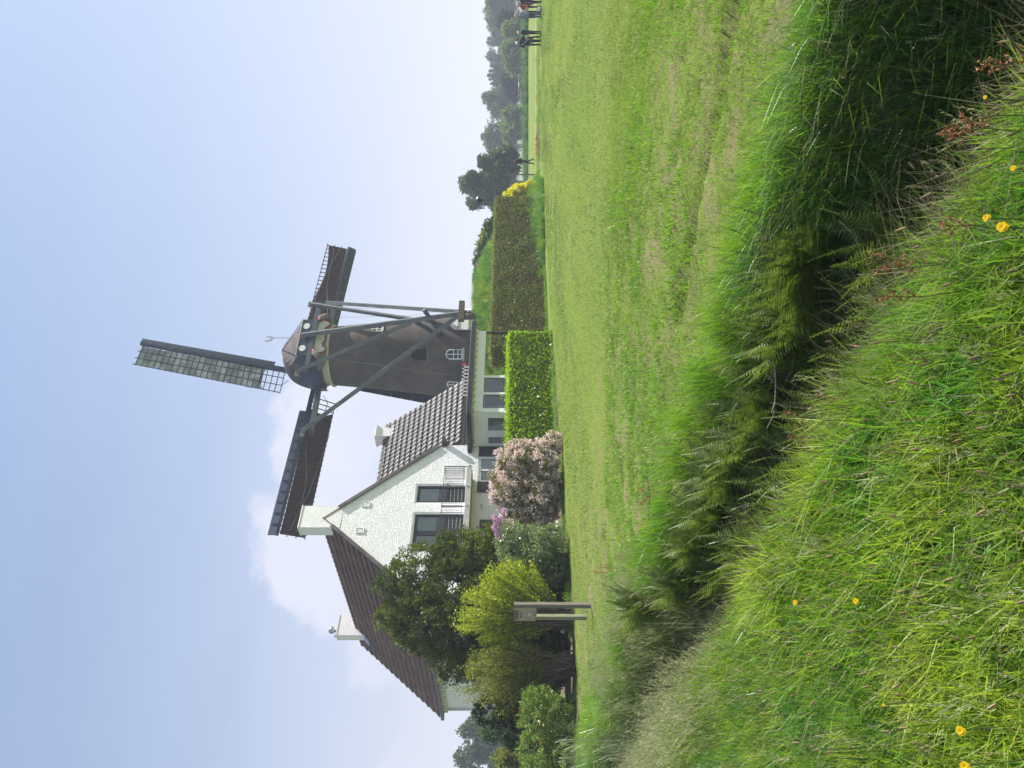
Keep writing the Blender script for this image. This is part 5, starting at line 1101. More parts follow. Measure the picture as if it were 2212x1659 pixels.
P, D, _ = clump_points(blobs_px([(U_(1560), 1160, 44, .9, -.1), (U_(1620), 1160, 50, .9, -.1)], 20.6), 14, .035, 8, .95); quads('flowers', leaf_quads(P, .022, D, .8), LM['orange'], t)
bb = at(U_(1200), 1228, 24.8)
t = tree('rhododendron', 'pale leaved rhododendron with pink flower heads on top, below the gable', 'shrub', (bb[0], bb[1], 0), blobs_px([(U_(1160), 1105, 34, 1, 0), (U_(1200), 1110, 38, 1, 0), (U_(1180), 1160, 45, .9, -.2), (U_(1235), 1150, 38, 1, 0), (U_(1225), 1195, 36, .7, 0), (U_(1165), 1190, 36, .8, 0)], 24.8), 'rhodo_pale', 400, .15, 40, .050, .07, shell=.75, aspect=.36)
fl = [(1120, 1073), (1138, 1068), (1147, 1066), (1128, 1064), (1152, 1065), (1140, 1059), (1118, 1058), (1104, 1080), (1160, 1072)]
for u, v in fl:
    p = at(U_(u), v+9, 24.7); q = RG.normal(0, 1, (60, 3)); q /= np.linalg.norm(q, axis=1, keepdims=True); quads('flower_head', leaf_quads(p+q*.085, .035, q, .8), LM['pink'], t)
bb = at(U_(1050), 1220, 28.0)
wb = blobs_px([(U_(1000), 1120, 46, 1, 0), (U_(1050), 1110, 50, 1, 0), (U_(1100), 1125, 45, 1, 0), (U_(1010), 1165, 50, .9, -.2), (U_(1070), 1165, 55, .9, -.3), (U_(985), 1150, 36, 1, 0), (U_(1110), 1165, 40, 1, 0), (U_(1030), 1085, 26, 1.2, 0), (U_(985), 1095, 20, 1.3, 0), (U_(1075), 1078, 16, 1.4, 0), (U_(965), 1120, 18, 1.2, 0), (U_(1125), 1100, 18, 1.2, 0), (U_(960), 1190, 26, 1, 0)], 28.0)
t = tree('weigela_bush', 'rounded bush covered in pale pink blossom in front of the house', 'shrub', (bb[0], bb[1], 0), wb, 'weigela', 520, .16, 60, .034, .07, shell=.6)
P, D, _ = clump_points([(x, y, z, r*1.06, rz*1.06) for x, y, z, r, rz in wb], 900, .14, 32, .66); quads('blossoms', leaf_quads(P, .034, D, .7), LM['blossom'], t)
# hedges
def box_leaves(corners, z0, z1, dens, lsize, rough, fr):
    """corners: (s0,s1,d0,d1) in frame fr(s,d,z); leaves on front, top and both ends"""
    s0, s1, d0, d1 = corners; out = []; Dn = []
    for kind, A_ in (('f', (s1-s0)*(z1-z0)), ('t', (s1-s0)*(d1-d0)), ('l', (d1-d0)*(z1-z0)), ('r', (d1-d0)*(z1-z0)), ('k', (s1-s0)*(z1-z0)*.3)):
        n = int(A_*dens); a, c = RG.random(n), RG.random(n); e = np.abs(RG.normal(0, rough, n))*np.where(RG.random(n) < .5, -.4, 1)*np.where(RG.random(n) < .05, 2.2, 1)
        S = s0+(s1-s0)*a
        if kind == 'f': q = (S, d0-e+rough, z0+(z1-z0)*c); dn = (0, -1, .15)
        if kind == 'k': q = (S, d1+e-rough, z0+(z1-z0)*c); dn = (0, 1, .15)
        if kind == 't': q = (S, d0+(d1-d0)*c, z1+e-rough); dn = (0, 0, 1)
        if kind == 'l': q = (s0-e+rough, d0+(d1-d0)*a, z0+(z1-z0)*c); dn = (-1, 0, .15)
        if kind == 'r': q = (s1+e-rough, d0+(d1-d0)*a, z0+(z1-z0)*c); dn = (1, 0, .15)
        q = [np.broadcast_to(x_, n) for x_ in q]; bul = .07*(vnoise(q[0]*1.0, q[2]*1.0+q[1], 1.4, 5)-.5)
        P = np.stack([fr[0][i]+fr[1][i]*q[0]+fr[2][i]*(q[1]+bul) + (q[2] if i == 2 else 0) for i in range(3)], -1); out.append(P)
        Dn.append(np.broadcast_to(fr[1]*dn[0]+fr[2]*dn[1]+ZZ*dn[2], (n, 3)))
    return np.concatenate(out), np.concatenate(Dn)
def hedge(name, label, A_, B_, depth, z1, leaf, dens, lsize, rough, core=.10):
    A_, B_ = np.array((*A_, 0.)), np.array((*B_, 0.)); e = B_-A_; Ln = np.linalg.norm(e); e /= Ln; f = np.array((-e[1], e[0], 0)); f = f if f[1] > 0 else -f
    g0 = gz(*A_[:2]); h = empty(name, (A_+B_)/2*np.array((1, 1, 0))+ZZ*g0, label, 'hedge')
    P, D = box_leaves((0, Ln, 0, depth), .02, z1, dens, lsize, rough, (A_, e, f)); quads('foliage', leaf_quads(P, lsize, D, .5, 0, 1.1), LM[leaf], h)
    b = MB(lambda p: A_+e*p[0]+f*p[1]+ZZ*p[2]); b.box((core, core, -.05), (Ln-core, depth-core, z1-core)); b.build('shade_core', LM['core'], h)  # solid dark box, painted shade behind the outer leaves
    return h
h1a = at(U_(975), 1203, 32.5)[:2]; h1b = at(U_(716), 1193, 36.2)[:2]
hedge('laurel_hedge', 'block of bright yellow-green clipped hedge in front of the garden room', h1a, h1b, 1.5, 2.08, 'laurel', 1250, .052, .07)
h2a = at(U_(752), 1186, 41.0)[:2]; h2b = at(U_(424), 1173, 50.5)[:2]
hedge('tall_clipped_hedge', 'long tall clipped hedge of dull olive brown leaves at the field edge', h2a, h2b, 1.6, 3.12, 'beech', 900, .052, .05)
yb_ = at(U_(405), 1160, 52.5)
t = tree('golden_conifer', 'golden yellow conifer at the end of the long hedge', 'conifer', (yb_[0], yb_[1], 0), [(yb_[0]-.55, yb_[1], 2.1, .42, .5), (yb_[0]-.30, yb_[1]+.1, 1.5, .55, .75), (yb_[0]-.15, yb_[1], .75, .58, .7)], 'gold', 230, .13, 50, .05, .05, shell=.8)
# trees along the horizon
def far_tree(yc, w, vtop, Y, leaf, label, vb=1127, name='field_tree', nb_=9, ls=.30, group='trees along the horizon', trunkless=.12, dens=1.0):
    x = (U_(yc)-829.5)/FP*Y; g0 = gz(x, Y); zt = 1.6+(1120-vtop)/FP*Y; h = zt-g0; W = w/FP*Y/2; bl = []
    for i in range(nb_):
        a = random.uniform(-1, 1); hz = random.uniform(.28, .86); k = math.sqrt(max(.05, 1-(max(0, hz-.45)/.55)**2)); rr = min(W*.55, h*.26)*random.uniform(.7, 1.15)
        bl.append((x+a*(W-rr*.6)*k, Y+random.uniform(-.6, .6)*W, g0+h*hz, rr, rr*random.uniform(.8, 1.1)))
    bl.append((x+random.uniform(-.2, .2)*W, Y, zt-min(W*.5, h*.25), min(W*.5, h*.25), min(W*.5, h*.25)))
    bl.append((x, Y, g0+h*.42, W*.7, h*.28))
    return tree(name, label, 'tree', (x, Y, g0), bl, leaf, int(150*dens), ls*3.0, 36, ls*1.1, h*.022, group, 4, .5)
FT = [(30, 62, 1047, 205, 'far', 'tall broad tree above the standing group at the right edge'), (8, 34, 1052, 200, 'far', 'tree cut by the right edge of the picture'),
      (62, 34, 1056, 215, 'far', 'rounded tree just left of the tallest one at the right edge'), (95, 36, 1054, 235, 'far', 'grey-green tree behind the paler bush near the group'),
      (125, 44, 1052, 240, 'far', 'broad grey-green tree right of the narrow poplars'), (45, 44, 1082, 150, 'far_dark', 'dark copper bush below the tall right-hand tree'),
      (60, 24, 1092, 140, 'far_light', 'small tan flowering bush above the plaid shirt'), (105, 34, 1086, 150, 'far_light', 'pale willow-like bush behind the person in navy'),
      (130, 40, 1092, 150, 'far_light', 'low pale bush left of the standing group'), (190, 46, 1062, 225, 'far', 'medium tree left of the narrow poplars'), (215, 46, 1040, 190, 'far', 'tall rounded tree, second from the walking person'),
      (235, 34, 1056, 200, 'far', 'leafy tree tucked behind the tall rounded one'), (190, 44, 1090, 160, 'far_dark', 'dark shrub at the foot of the trees in the middle'),
      (245, 26, 1092, 150, 'far_light', 'small pale round bush in the middle of the far trees'), (268, 40, 1085, 170, 'far_light', 'grey-brown bush by the middle gap'), (290, 54, 1046, 185, 'far', 'broad blue-green tree right of the walking person'),
      (318, 40, 1052, 190, 'far', 'blue-green tree just behind the walking person'), (285, 40, 1090, 150, 'far_light', 'low bush in front of the broad blue-green tree'), (160, 30, 1090, 170, 'far_dark', 'dark low shrub below the poplars')]
for yc, w, vt, Y, lf, lab in FT: far_tree(yc, w, vt, Y, lf, lab)
for i in range(5):
    yc = 143+i*9.5; vt = (1056, 1057, 1053, 1056, 1060)[i]; Y = 210+i; x = (U_(yc)-829.5)/FP*Y; zt = 1.6+(1120-vt)/FP*Y; g0 = gz(x, Y)
    tree('poplar_tree', 'narrow poplar in the close row of five, number %s from the right' % ('one two three four five'.split()[i]), 'tree', (x, Y, g0), [(x, Y, g0+(zt-g0)*f, .55*s, 1.2) for f, s in ((.3, 1), (.5, 1.05), (.7, .95), (.87, .6))], 'far', 70, .55, 34, .24, .12, 'row of poplars', 2)
far_tree(395, 72, 990, 112, 'mid', 'tall dark tree behind the long hedge and lamp', name='field_tree', ls=.20, nb_=13, group=None, dens=2.2)
far_tree(437, 40, 1010, 118, 'mid', 'left shoulder of dark foliage behind the garden lamp', name='field_tree', ls=.20, nb_=8, group=None, dens=1.2)
far_tree(352, 62, 1034, 104, 'mid', 'dark spreading tree directly above the walking person', name='field_tree', ls=.19, nb_=11, group=None, dens=1.8)
far_tree(1575, 66, 990, 118, 'mid', 'large blue-green tree behind the house at the left edge', ls=.20, nb_=14, group=None, dens=2.2)
far_tree(1632, 80, 982, 124, 'mid', 'second large tree cut by the left edge', ls=.20, nb_=14, group=None, dens=2.2)
far_tree(1572, 62, 1036, 48, 'mid', 'green garden tree behind the dwarf conifer', ls=.085, nb_=10, group=None, dens=2.2)
far_tree(1635, 70, 1062, 42, 'olive', 'light green loose shrub above the azalea at the left edge', ls=.07, nb_=9, group=None, dens=2.0)
far_tree(1600, 40, 1085, 40, 'mid', 'low dark shrub between the conifer and the left edge', ls=.07, nb_=7, group=None, dens=1.6)
# shrubs on the mill mound
for yc, w, vt, Y, lf, lab in ((640, 36, 1028, 57, 'olive', 'thin twiggy shrub beside the tail winch'), (600, 60, 1026, 58, 'mid', 'green shrub on the mound right of the mill'), (560, 46, 1024, 59, 'mid', 'tallest green shrub on the mound'),
                              (520, 50, 1034, 59, 'olive', 'yellow-green shrub on the mound slope'), (488, 40, 1048, 58, 'mid', 'small shrub low on the mound near the lamp'), (450, 34, 1062, 62, 'mid', 'farthest low shrub above the long hedge')):
    far_tree(yc, w, vt, Y, lf, lab, ls=.10, nb_=6, group='shrubs on the mill mound', dens=.9)
# dim wood closing the horizon
P, D, _ = clump_points([(x, 640+40*math.sin(x*.01), 3.5, 16+6*math.sin(x*.05), 8+3*math.sin(x*.031)) for x in range(-560, 620, 14)], 1500, 3.8, 22, .3)
tag(quads('distant_woodland', leaf_quads(P, 1.3, D, .7), LM['far']), kind='stuff')
#@@PART4
# ------------------------------------------------------------------ strips on the ground
dirt = M['soil']
sheet('garden_bed', [(-14, 17.2, -14, 25), (-10.3, 20.7, -10.3, 30), (-6.8, 22.4, -6.8, 30), (-3.7, 27.0, -3.7, 33), (1.6, 34.4, 1.4, 36)], dirt, .006, 60, 10, rough=.06)
path_m = principled('worn_path', (.30, .24, .16), .95, .05, noise=(6, (.22, .20, .09), 1.1), bump=(30, .6))
sheet('worn_patch', [(-9.6, 13.2, -9.8, 16.2), (-7.6, 14.8, -7.6, 16.2), (-6.4, 15.6, -6.4, 16.1)], path_m, .005, 40, 6, rough=.10)
sheet('field_track', [(12, 57.2, 12, 59.0), (40, 58.5, 40, 60.5)], path_m, .006, 40, 5, rough=.15)
# ------------------------------------------------------------------ grass
def svals(X, Y): return NS[0]*X+NS[1]*Y
def near_far(X, Y): return np.hypot(X, Y)
# the near bank: clumps of arching blades, thinner with distance
X, Y = wedge(29700, .9, 13, 1.15, 1.8); s = svals(X, Y); ok = s < 2.22+.13*RG.normal(0, 1, len(X)); X, Y = X[ok], Y[ok]; ok = RG.random(len(X)) < np.clip(1.35-.09*Y, .3, 1)
X, Y = X[ok][:12540], Y[ok][:12540]; hc = (.055+.10*vnoise(X, Y, 1.2, 4)**1.4+.07*vnoise(X, Y, 4.0, 5)); hc = hc+.04*sm(1.5, 2.0, svals(X, Y)); hc = hc*np.clip(.60+.14*np.hypot(X, Y), .8, 1.3)
wc = np.where(vnoise(X, Y, .8, 15) > .5, .0098, .0058); per = 11; Xb, Yb = clumped(X, Y, per, .024); n = len(Xb)
blades('meadow_grass', Xb, Yb, np.repeat(hc, per)*RG.uniform(.5, 1.5, n), np.repeat(wc, per)*np.clip(.55+.16*np.hypot(Xb, Yb), .8, 1.5), 1.05, [G['meadow'], G['straw'], G['seed']], 2, -.01, (-.03, -.05), np.where(RG.random(n) < .07, 1, np.where(RG.random(n) < .04, 2, 0)))
X, Y = wedge(12150, 1.4, 9, 1.1, 1.7); s = svals(X, Y); ok = (s < 2.35) & (vnoise(X, Y, 1.1, 21) > .35); X, Y = X[ok][:3960], Y[ok][:3960]; Xb, Yb = clumped(X, Y, 7, .03)
blades('meadow_leaves', Xb, Yb, RG.uniform(.04, .13, len(Xb)), .015, 1.1, G['weed'], 2)
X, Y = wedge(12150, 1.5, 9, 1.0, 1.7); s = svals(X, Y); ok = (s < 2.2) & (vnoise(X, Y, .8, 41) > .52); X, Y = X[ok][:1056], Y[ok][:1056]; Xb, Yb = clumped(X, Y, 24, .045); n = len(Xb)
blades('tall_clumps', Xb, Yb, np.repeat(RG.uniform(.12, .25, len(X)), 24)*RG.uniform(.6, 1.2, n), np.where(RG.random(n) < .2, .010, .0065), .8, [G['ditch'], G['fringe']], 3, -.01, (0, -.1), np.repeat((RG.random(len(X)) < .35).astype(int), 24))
X, Y = wedge(8100, 1.5, 9, 1.0, 1.7); s = svals(X, Y); ok = (s < 2.3) & (vnoise(X, Y, 1.7, 43) > .58); X, Y = X[ok][:554], Y[ok][:554]; Xb, Yb = clumped(X, Y, 14, .05)
blades('dry_stalks', Xb, Yb, RG.uniform(.10, .26, len(Xb)), .0026, 1.5, G['straw'], 2, -.01)
# far bank: bright fringe and the shaded slope below it
X, Y = wedge(35100, 2.4, 19, 1.0, 1.8); s = svals(X, Y); ln = sm(2.0, 4.5, -X); r_ = s-(4.0+.10*RG.normal(0, 1, len(X))+.30*(vnoise(X, Y, .9, 6)-.4))
ok = (r_ > -.20) & (r_ < .20+.95*ln*RG.random(len(X))); X, Y = X[ok][:3696], Y[ok][:3696]; Xb, Yb = clumped(X, Y, 14, .04); n = len(Xb)
blades('bank_grass', Xb, Yb, np.repeat(.13+.24*vnoise(X, Y, 1.1, 7), 14)*RG.uniform(.5, 1.35, n), .0048*np.clip(.5+.13*Yb, .9, 2.2), .75, [G['fringe'], G['straw']], 3, -.01, (-.15, -.15), (RG.random(n) < .06).astype(int))
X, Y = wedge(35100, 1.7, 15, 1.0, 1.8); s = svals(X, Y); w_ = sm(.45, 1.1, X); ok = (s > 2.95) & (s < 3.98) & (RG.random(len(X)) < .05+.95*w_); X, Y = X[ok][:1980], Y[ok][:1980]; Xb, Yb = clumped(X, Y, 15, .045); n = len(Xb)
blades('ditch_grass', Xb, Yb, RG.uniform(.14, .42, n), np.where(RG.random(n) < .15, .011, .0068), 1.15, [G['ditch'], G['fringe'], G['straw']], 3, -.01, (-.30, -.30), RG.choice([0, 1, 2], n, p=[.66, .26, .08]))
# dead straw hanging over the near edge and lining the ditch
X, Y = wedge(21600, 1.6, 12, 1.0, 1.8); s = svals(X, Y); ok = (s > 2.08) & (s < 3.2) & (RG.random(len(X)) < (.35+.65*sm(2.1, 2.4, s))*(1-.5*sm(2.6, 3.0, s))); X, Y = X[ok][:3036], Y[ok][:3036]; Xb, Yb = clumped(X, Y, 12, .045)
blades('dead_straw', Xb, Yb, RG.uniform(.14, .40, len(Xb)), .0026, 1.5, G['straw'], 2, -.01, (.10, .25))
# grass in flower
G['stem'] = leafmat('grass_stem', [(.20, .26, .06), (.28, .28, .10), (.15, .22, .04)], .3, .5, .3)
sg = [seed_tuft('t', 7, .10, .50, 41, G['stem'], G['seed'], .10), seed_tuft('t', 5, .10, .58, 42, G['stem'], G['seed'], .14, 1.2), seed_tuft('t', 8, .11, .40, 43, G['stem'], G['seed'], .06, .8)]
X, Y = wedge(35100, 2.2, 14, 1.0, 1.8); s = svals(X, Y); oat = sm(1.7, 2.6, -X)*(s < 4.3)*(s > 1.5)*sm(4.8, 6.2, Y)
pr = .065+.16*sm(1.8, 2.3, s)*(s < 2.6)+.95*oat+.03*(s > 3.8)*(s < 4.5); ok = (s < 4.6) & (RG.random(len(X)) < pr*.45); X, Y, oat = X[ok][:2508], Y[ok][:2508], oat[ok][:2508]
scatter('flowering_grass', on_ground(X, Y), sg, (.50+.30*RG.random(len(X)))*(1+.35*oat), tilt=.16, idx=np.where(oat > .5, RG.integers(0, 2, len(X)), RG.choice([0, 2, 2], len(X))))
# mown field: short blades, coarser and sparser with distance
X, Y = wedge(86400, 3.9, 15.5, .9, 1.8); s = svals(X, Y); ok = s > 4.08; X, Y, s = X[ok], Y[ok], s[ok]; rough_ = 1-sm(6.8, 10.8, s+.8*(vnoise(X, Y, .5, 22)-.5)); bald = vnoise(X, Y, 1.4, 9)*.6+vnoise(X, Y, 4.0, 10)*.4
ok = RG.random(len(X)) < (1-.72*rough_*sm(.48, .60, bald))*(1-sm(10.5, 15.5, Y)); X, Y, rough_ = X[ok][:25500], Y[ok][:25500], rough_[ok][:25500]; Xb, Yb = clumped(X, Y, 5, .05); n = len(Xb); rb = np.repeat(rough_, 5); u = RG.random(n)
hb = (.028+.030*vnoise(Xb, Yb, .9, 10)+.02*rb*vnoise(Xb, Yb, 2.5, 11))*RG.uniform(.5, 1.5, n); mi = np.where(u < .07+.40*rb, 1, np.where(u < .10+.58*rb, 2, 0)); wb_ = np.where(mi == 2, .011, np.where(mi == 1, .0035, .0042))*np.clip(Yb*.12, .8, 1.7)
blades('mown_grass', Xb, Yb, hb*np.where(mi == 1, .6, 1), wb_, 1.2, [G['lawn'], G['straw'], G['weed']], 2, -.004, (-.1, -.1), mi)
X, Y = wedge(12150, 4.2, 14, .9, 1.7); s = svals(X, Y); ok = (s > 4.4) & (s < 10.5) & (vnoise(X, Y, 1.3, 31)*.6+vnoise(X, Y, 4.5, 32)*.4 > .56); X, Y = X[ok][:2640], Y[ok][:2640]; Xb, Yb = clumped(X, Y, 9, .045); n = len(Xb)
blades('strip_tufts', Xb, Yb, RG.uniform(.04, .12, n), np.where(RG.random(n) < .4, .013, .005), 1.0, [G['fringe'], G['weed'], G['straw']], 2, -.005, (-.1, -.1), np.where(RG.random(n) < .4, 1, np.where(RG.random(n) < .15, 2, 0)))
X, Y = wedge(256500, 9.5, 53, .85, 2.1); ok = (RG.random(len(X)) < sm(9.5, 17, Y)) & (Y < np.interp(X, [-20, -10.3, -6.8, -3.7, 1.6, 12.5], [15, 20.3, 22.2, 26.8, 34.2, 51.5])) | (X > 12.5); X, Y = X[ok][:105000], Y[ok][:105000]
blades('far_mown_grass', X, Y, RG.uniform(.035, .075, len(X)), .0007*Y+.001, 1.0, [G['lawn'], G['straw']], 1, -.006, (-.1, -.1), (RG.random(len(X)) < .08).astype(int))
# edging growth at the foot of the hedges, the bed and the far verge
te = [tuft('t', G['fringe'], 40, .16, .30, .014, .9, 71), tuft('t', G['weed'], 26, .15, .26, .03, 1.2, 72), tuft('t', G['fringe'], 44, .18, .20, .012, 1.1, 73)]
def along(pts, n, wid, off=0):
    pts = np.array(pts, float); L_ = np.concatenate([[0], np.cumsum(np.linalg.norm(np.diff(pts, axis=0), axis=1))]); t = RG.random(n)*L_[-1]; X = np.interp(t, L_, pts[:, 0]); Y = np.interp(t, L_, pts[:, 1]); return X+RG.normal(0, wid*.3, n), Y+off+RG.normal(0, wid, n)
E_ = [along([h2a-np.array((0, .35)), h2b-np.array((0, .4))], 300, .14), along([h1a-np.array((0, .1)), h1b-np.array((0, .1))], 60, .10), along([(-14, 17.5), (-10.3, 21.0), (-6.8, 22.8), (-3.7, 27.4), (1.5, 34.9)], 260, .25, .5), along([(h2b[0], 52.2), (h2b[0]+2.2, 52.9)], 70, .25)]
X = np.concatenate([e[0] for e in E_]); Y = np.concatenate([e[1] for e in E_]); scatter('edge_growth', on_ground(X, Y), te, .35+.6*RG.random(len(X)), tilt=.15)
tv = [tuft('t', G['meadow'], 40, .3, .42, .022, .8, 81), tuft('t', G['seed'], 26, .3, .40, .016, .9, 82), tuft('t', G['weed'], 30, .3, .3, .04, 1.1, 83)]
X = RG.uniform(12, 32, 1100); Y = 54.6+RG.random(1100)*2.2+.02*X; scatter('verge_growth', on_ground(X, Y, -.03), tv, .35+.45*RG.random(1100), tilt=.12)
tr_ = [tuft('t', G['ditch'], 50, .7, 1.3, .10, .5, 84), tuft('t', LM['mid'], 60, .7, 1.1, .12, .8, 85), tuft('t', LM['far_light'], 40, .6, .9, .12, .7, 86)]
X = RG.uniform(24, 62, 900); Y = 98+RG.random(900)*7; scatter('reed_strip', on_ground(X, Y, -.1), tr_, .30+.55*RG.random(900)*(.3+1.0*vnoise(X, Y, .15, 3)), tilt=.1)
# mound: tall rough grass
tmn = [tuft('t', G['fringe'], 46, .25, .5, .020, .8, 91), tuft('t', G['meadow'], 46, .25, .42, .022, .9, 92), tuft('t', G['ditch'], 40, .25, .6, .022, .8, 93)]
X = RG.uniform(-14, 13, 8000); Y = RG.uniform(43.5, 60, 8000); q = np.sqrt(((X-MX-.5)/13.5)**2+((Y-MY)/10.8)**2); ok = (q < 1.05) & (np.hypot(X-MX, Y-MY) > 3.9); X, Y = X[ok], Y[ok]
scatter('mound_grass', on_ground(X, Y), tmn, .6+.6*RG.random(len(X)), tilt=.12)
# ------------------------------------------------------------------ ferns: every frond a part
def frond_mesh(seed, L_=.62, np_=30):
    r = random.Random(seed); V, F = [], []; K = 14; rach = []
    lean = r.uniform(.20, .50)
    for i in range(K+1):
        t = i/K; a = lean*.5+1.25*t*t*lean; rach.append((rach[-1][0]+math.sin(a)*L_/K, rach[-1][1]+math.cos(a)*L_/K) if rach else (0, 0))
    rp = lambda t: (np.interp(t*K, range(K+1), [p[0] for p in rach]), np.interp(t*K, range(K+1), [p[1] for p in rach]))
    for i in range(K):
        a, c = rach[i], rach[i+1]; n = len(V); V += [(a[0], -.003, a[1]), (a[0], .003, a[1]), (c[0], .002, c[1]), (c[0], -.002, c[1])]; F.append((n, n+1, n+2, n+3))
    for i in range(np_):
        t = .14+.85*i/np_; x, z = rp(t); x2, z2 = rp(min(1, t+.03)); dx, dz = x2-x, z2-z; q = math.hypot(dx, dz) or 1; dx, dz = dx/q, dz/q
        ln = L_*.155*math.sin(min(1, (t+.10)*1.05)*math.pi)**.8*(1.15-.5*t)+.008; w = .016*(1.1-.4*t)
        for sg_ in (-1, 1):
            n = len(V); cu = r.uniform(.2, .55)
            for k, f in enumerate((0, .5, 1)):
                px = x+dx*ln*.30*f+dz*ln*cu*f*f*.55; pz = z+dz*ln*.30*f-ln*cu*f*f*.45+ln*.10*f; py = sg_*ln*f; ww = w*(1, .85, .15)[k]
                V += [(px-dx*ww/2, py, pz-dz*ww/2), (px+dx*ww/2, py, pz+dz*ww/2)]
            F += [(n, n+1, n+3, n+2), (n+2, n+3, n+5, n+4)]
    me = bpy.data.meshes.new('frond'); me.from_pydata(V, [], F); me.materials.append(LM['fern']); me.update(); return me
LM['fern'] = leafmat('fern_leaf', [(.11, .16, .035), (.16, .22, .05), (.07, .11, .028), (.24, .28, .08)], .36, .45, .3)
fm = [frond_mesh(s_) for s_ in range(5)]
def fern(x, y, sc, n, label, lean=(0, 0)):
    g0 = gz(x, y); f = empty('fern', (x, y, g0), label, 'fern', 'ferns on the ditch bank')
    for i in range(n):
        o = bpy.data.objects.new('frond', fm[i % 5]); C.objects.link(o); o.parent = f; a = 6.283*i/n+random.uniform(-.25, .25); k = sc*random.uniform(.75, 1.15)
        o.rotation_euler = (random.uniform(-.1, .1)+lean[0], random.uniform(-.15, .25)+lean[1], a); o.scale = (k, k, k); o.location = (random.uniform(-.03, .03), random.uniform(-.03, .03), 0)
FL = [(905, 3.25, 1.0, 'fern at the left end of the largest clump, beside the bare twig'), (950, 3.22, 1.1, 'second big fern from the left in the largest clump'), (1000, 3.20, 1.15, 'big low fern in the middle of the largest clump'), (1050, 3.22, 1.15, 'big low fern above the reddest sorrel'),
      (1100, 3.28, 1.1, 'low fern in the right half of the largest clump'), (1150, 3.35, 1.05, 'fern at the right end of the largest clump'), (930, 3.55, .9, 'fern at the back left of the largest clump'), (985, 3.52, 1.0, 'fern at the back of the largest clump, left of its middle'), (1035, 3.55, 1.0, 'tallest fern at the back of the largest clump'),
      (1085, 3.60, .95, 'fern at the back of the largest clump, right of its middle'), (1140, 3.62, .85, 'fern below the straw-coloured grass edge'), (870, 3.1, .7, 'little fern below the bare twig on the ditch floor'),
      (800, 3.20, .95, 'fern left of the bare twig, low in the ditch'), (750, 3.20, 1.1, 'big fern low in the middle clump'), (700, 3.22, 1.1, 'fern at the heart of the middle clump'), (650, 3.2, 1.1, 'low fern at the left of the middle clump'), (770, 3.55, .95, 'fern at the back right of the middle clump'), (720, 3.55, 1.0, 'fern at the back of the middle clump'), (670, 3.6, .95, 'fern at the back left of the middle clump'),
      (600, 3.2, 1.1, 'low fern in the third clump along the ditch'), (560, 3.25, 1.1, 'lower left fern of the third clump'), (615, 3.6, .95, 'fern at the back of the third clump'), (540, 3.6, .95, 'smaller fern behind the third clump'), (505, 3.25, 1.1, 'low fern in the fourth clump'), (465, 3.3, 1.1, 'fern in the fourth clump, before the bushes'), (480, 3.6, 1.0, 'fern at the back of the fourth clump'),
      (425, 3.35, 1.1, 'fern left of the fourth clump'), (390, 3.55, 1.05, 'fern beside the tall flowering grass'), (345, 3.7, 1.05, 'farthest fern near the foot of the notice board')]
for u, s_, sc, lab in FL:
    k_ = (u-829.5)/FP; Y = s_/(NS[0]*k_+NS[1]); fern(k_*Y, Y, sc*random.uniform(1.05, 1.28), 26, lab, (.16, 0))
# ------------------------------------------------------------------ single plants in the foreground
FM = {'yellow': leafmat('yellow_petal', [(.85, .55, .01), (.90, .65, .02)], .3, .5, .2, tcol=(1, 1, 1)), 'green': leafmat('flower_stem', [(.10, .15, .04), (.12, .17, .05)], .3, .5, .3), 'red': leafmat('sorrel_seed', [(.34, .13, .075), (.42, .20, .11), (.28, .15, .07)], .3, .6, .2, tcol=(1.1, .8, .7)),
      'brown': leafmat('plantain_head', [(.22, .15, .08), (.32, .24, .13), (.14, .10, .05)], .1, .7, .2), 'pale': leafmat('reed_leaf', [(.22, .30, .16), (.30, .36, .20), (.16, .24, .12)], .35, .35, .4)}
def flower(u, v, Y, dia, label, face=.5):
    k_ = 1.30*FP/(v-1120)/Y; Y, dia = Y*k_, dia*k_*.85
    p = at(u, v, Y); g0 = gz(p[0], p[1]+.03); f = empty('hawkbit', (p[0], p[1]+.04, g0), label, 'flower', 'yellow flowers in the meadow'); N = np.array((0, -1, .9)); N /= np.linalg.norm(N)
    e1 = np.array((1., 0, 0)); e2 = np.cross(N, e1); b = MB(); b.tube([(p[0]+.02, p[1]+.05, g0), (p[0], p[1]+.03, (g0+p[2])/2), p-N*.01], [.0018, .0016, .0022], 5); b.build('stem', FM['green'], f)
    V4 = []
    for ring, (k, r0, r1, up) in enumerate(((22, .15, 1.0, .06), (16, .05, .66, .16), (10, 0, .35, .24))):
        for i in range(k):
            a = 6.283*i/k+random.uniform(-.08, .08); c, s_ = math.cos(a), math.sin(a); o_ = e1*c+e2*s_; t_ = -e1*s_+e2*c; R = dia/2; w = R*.13; rr = r1*random.uniform(.88, 1.08)
            V4.append([p+o_*R*r0-t_*w*.5+N*R*.05, p+o_*R*rr*.98-t_*w+N*R*up, p+o_*R*rr*1.0+t_*w+N*R*up, p+o_*R*r0+t_*w*.5+N*R*.05])
    quads('petals', np.array(V4), FM['yellow'], f)
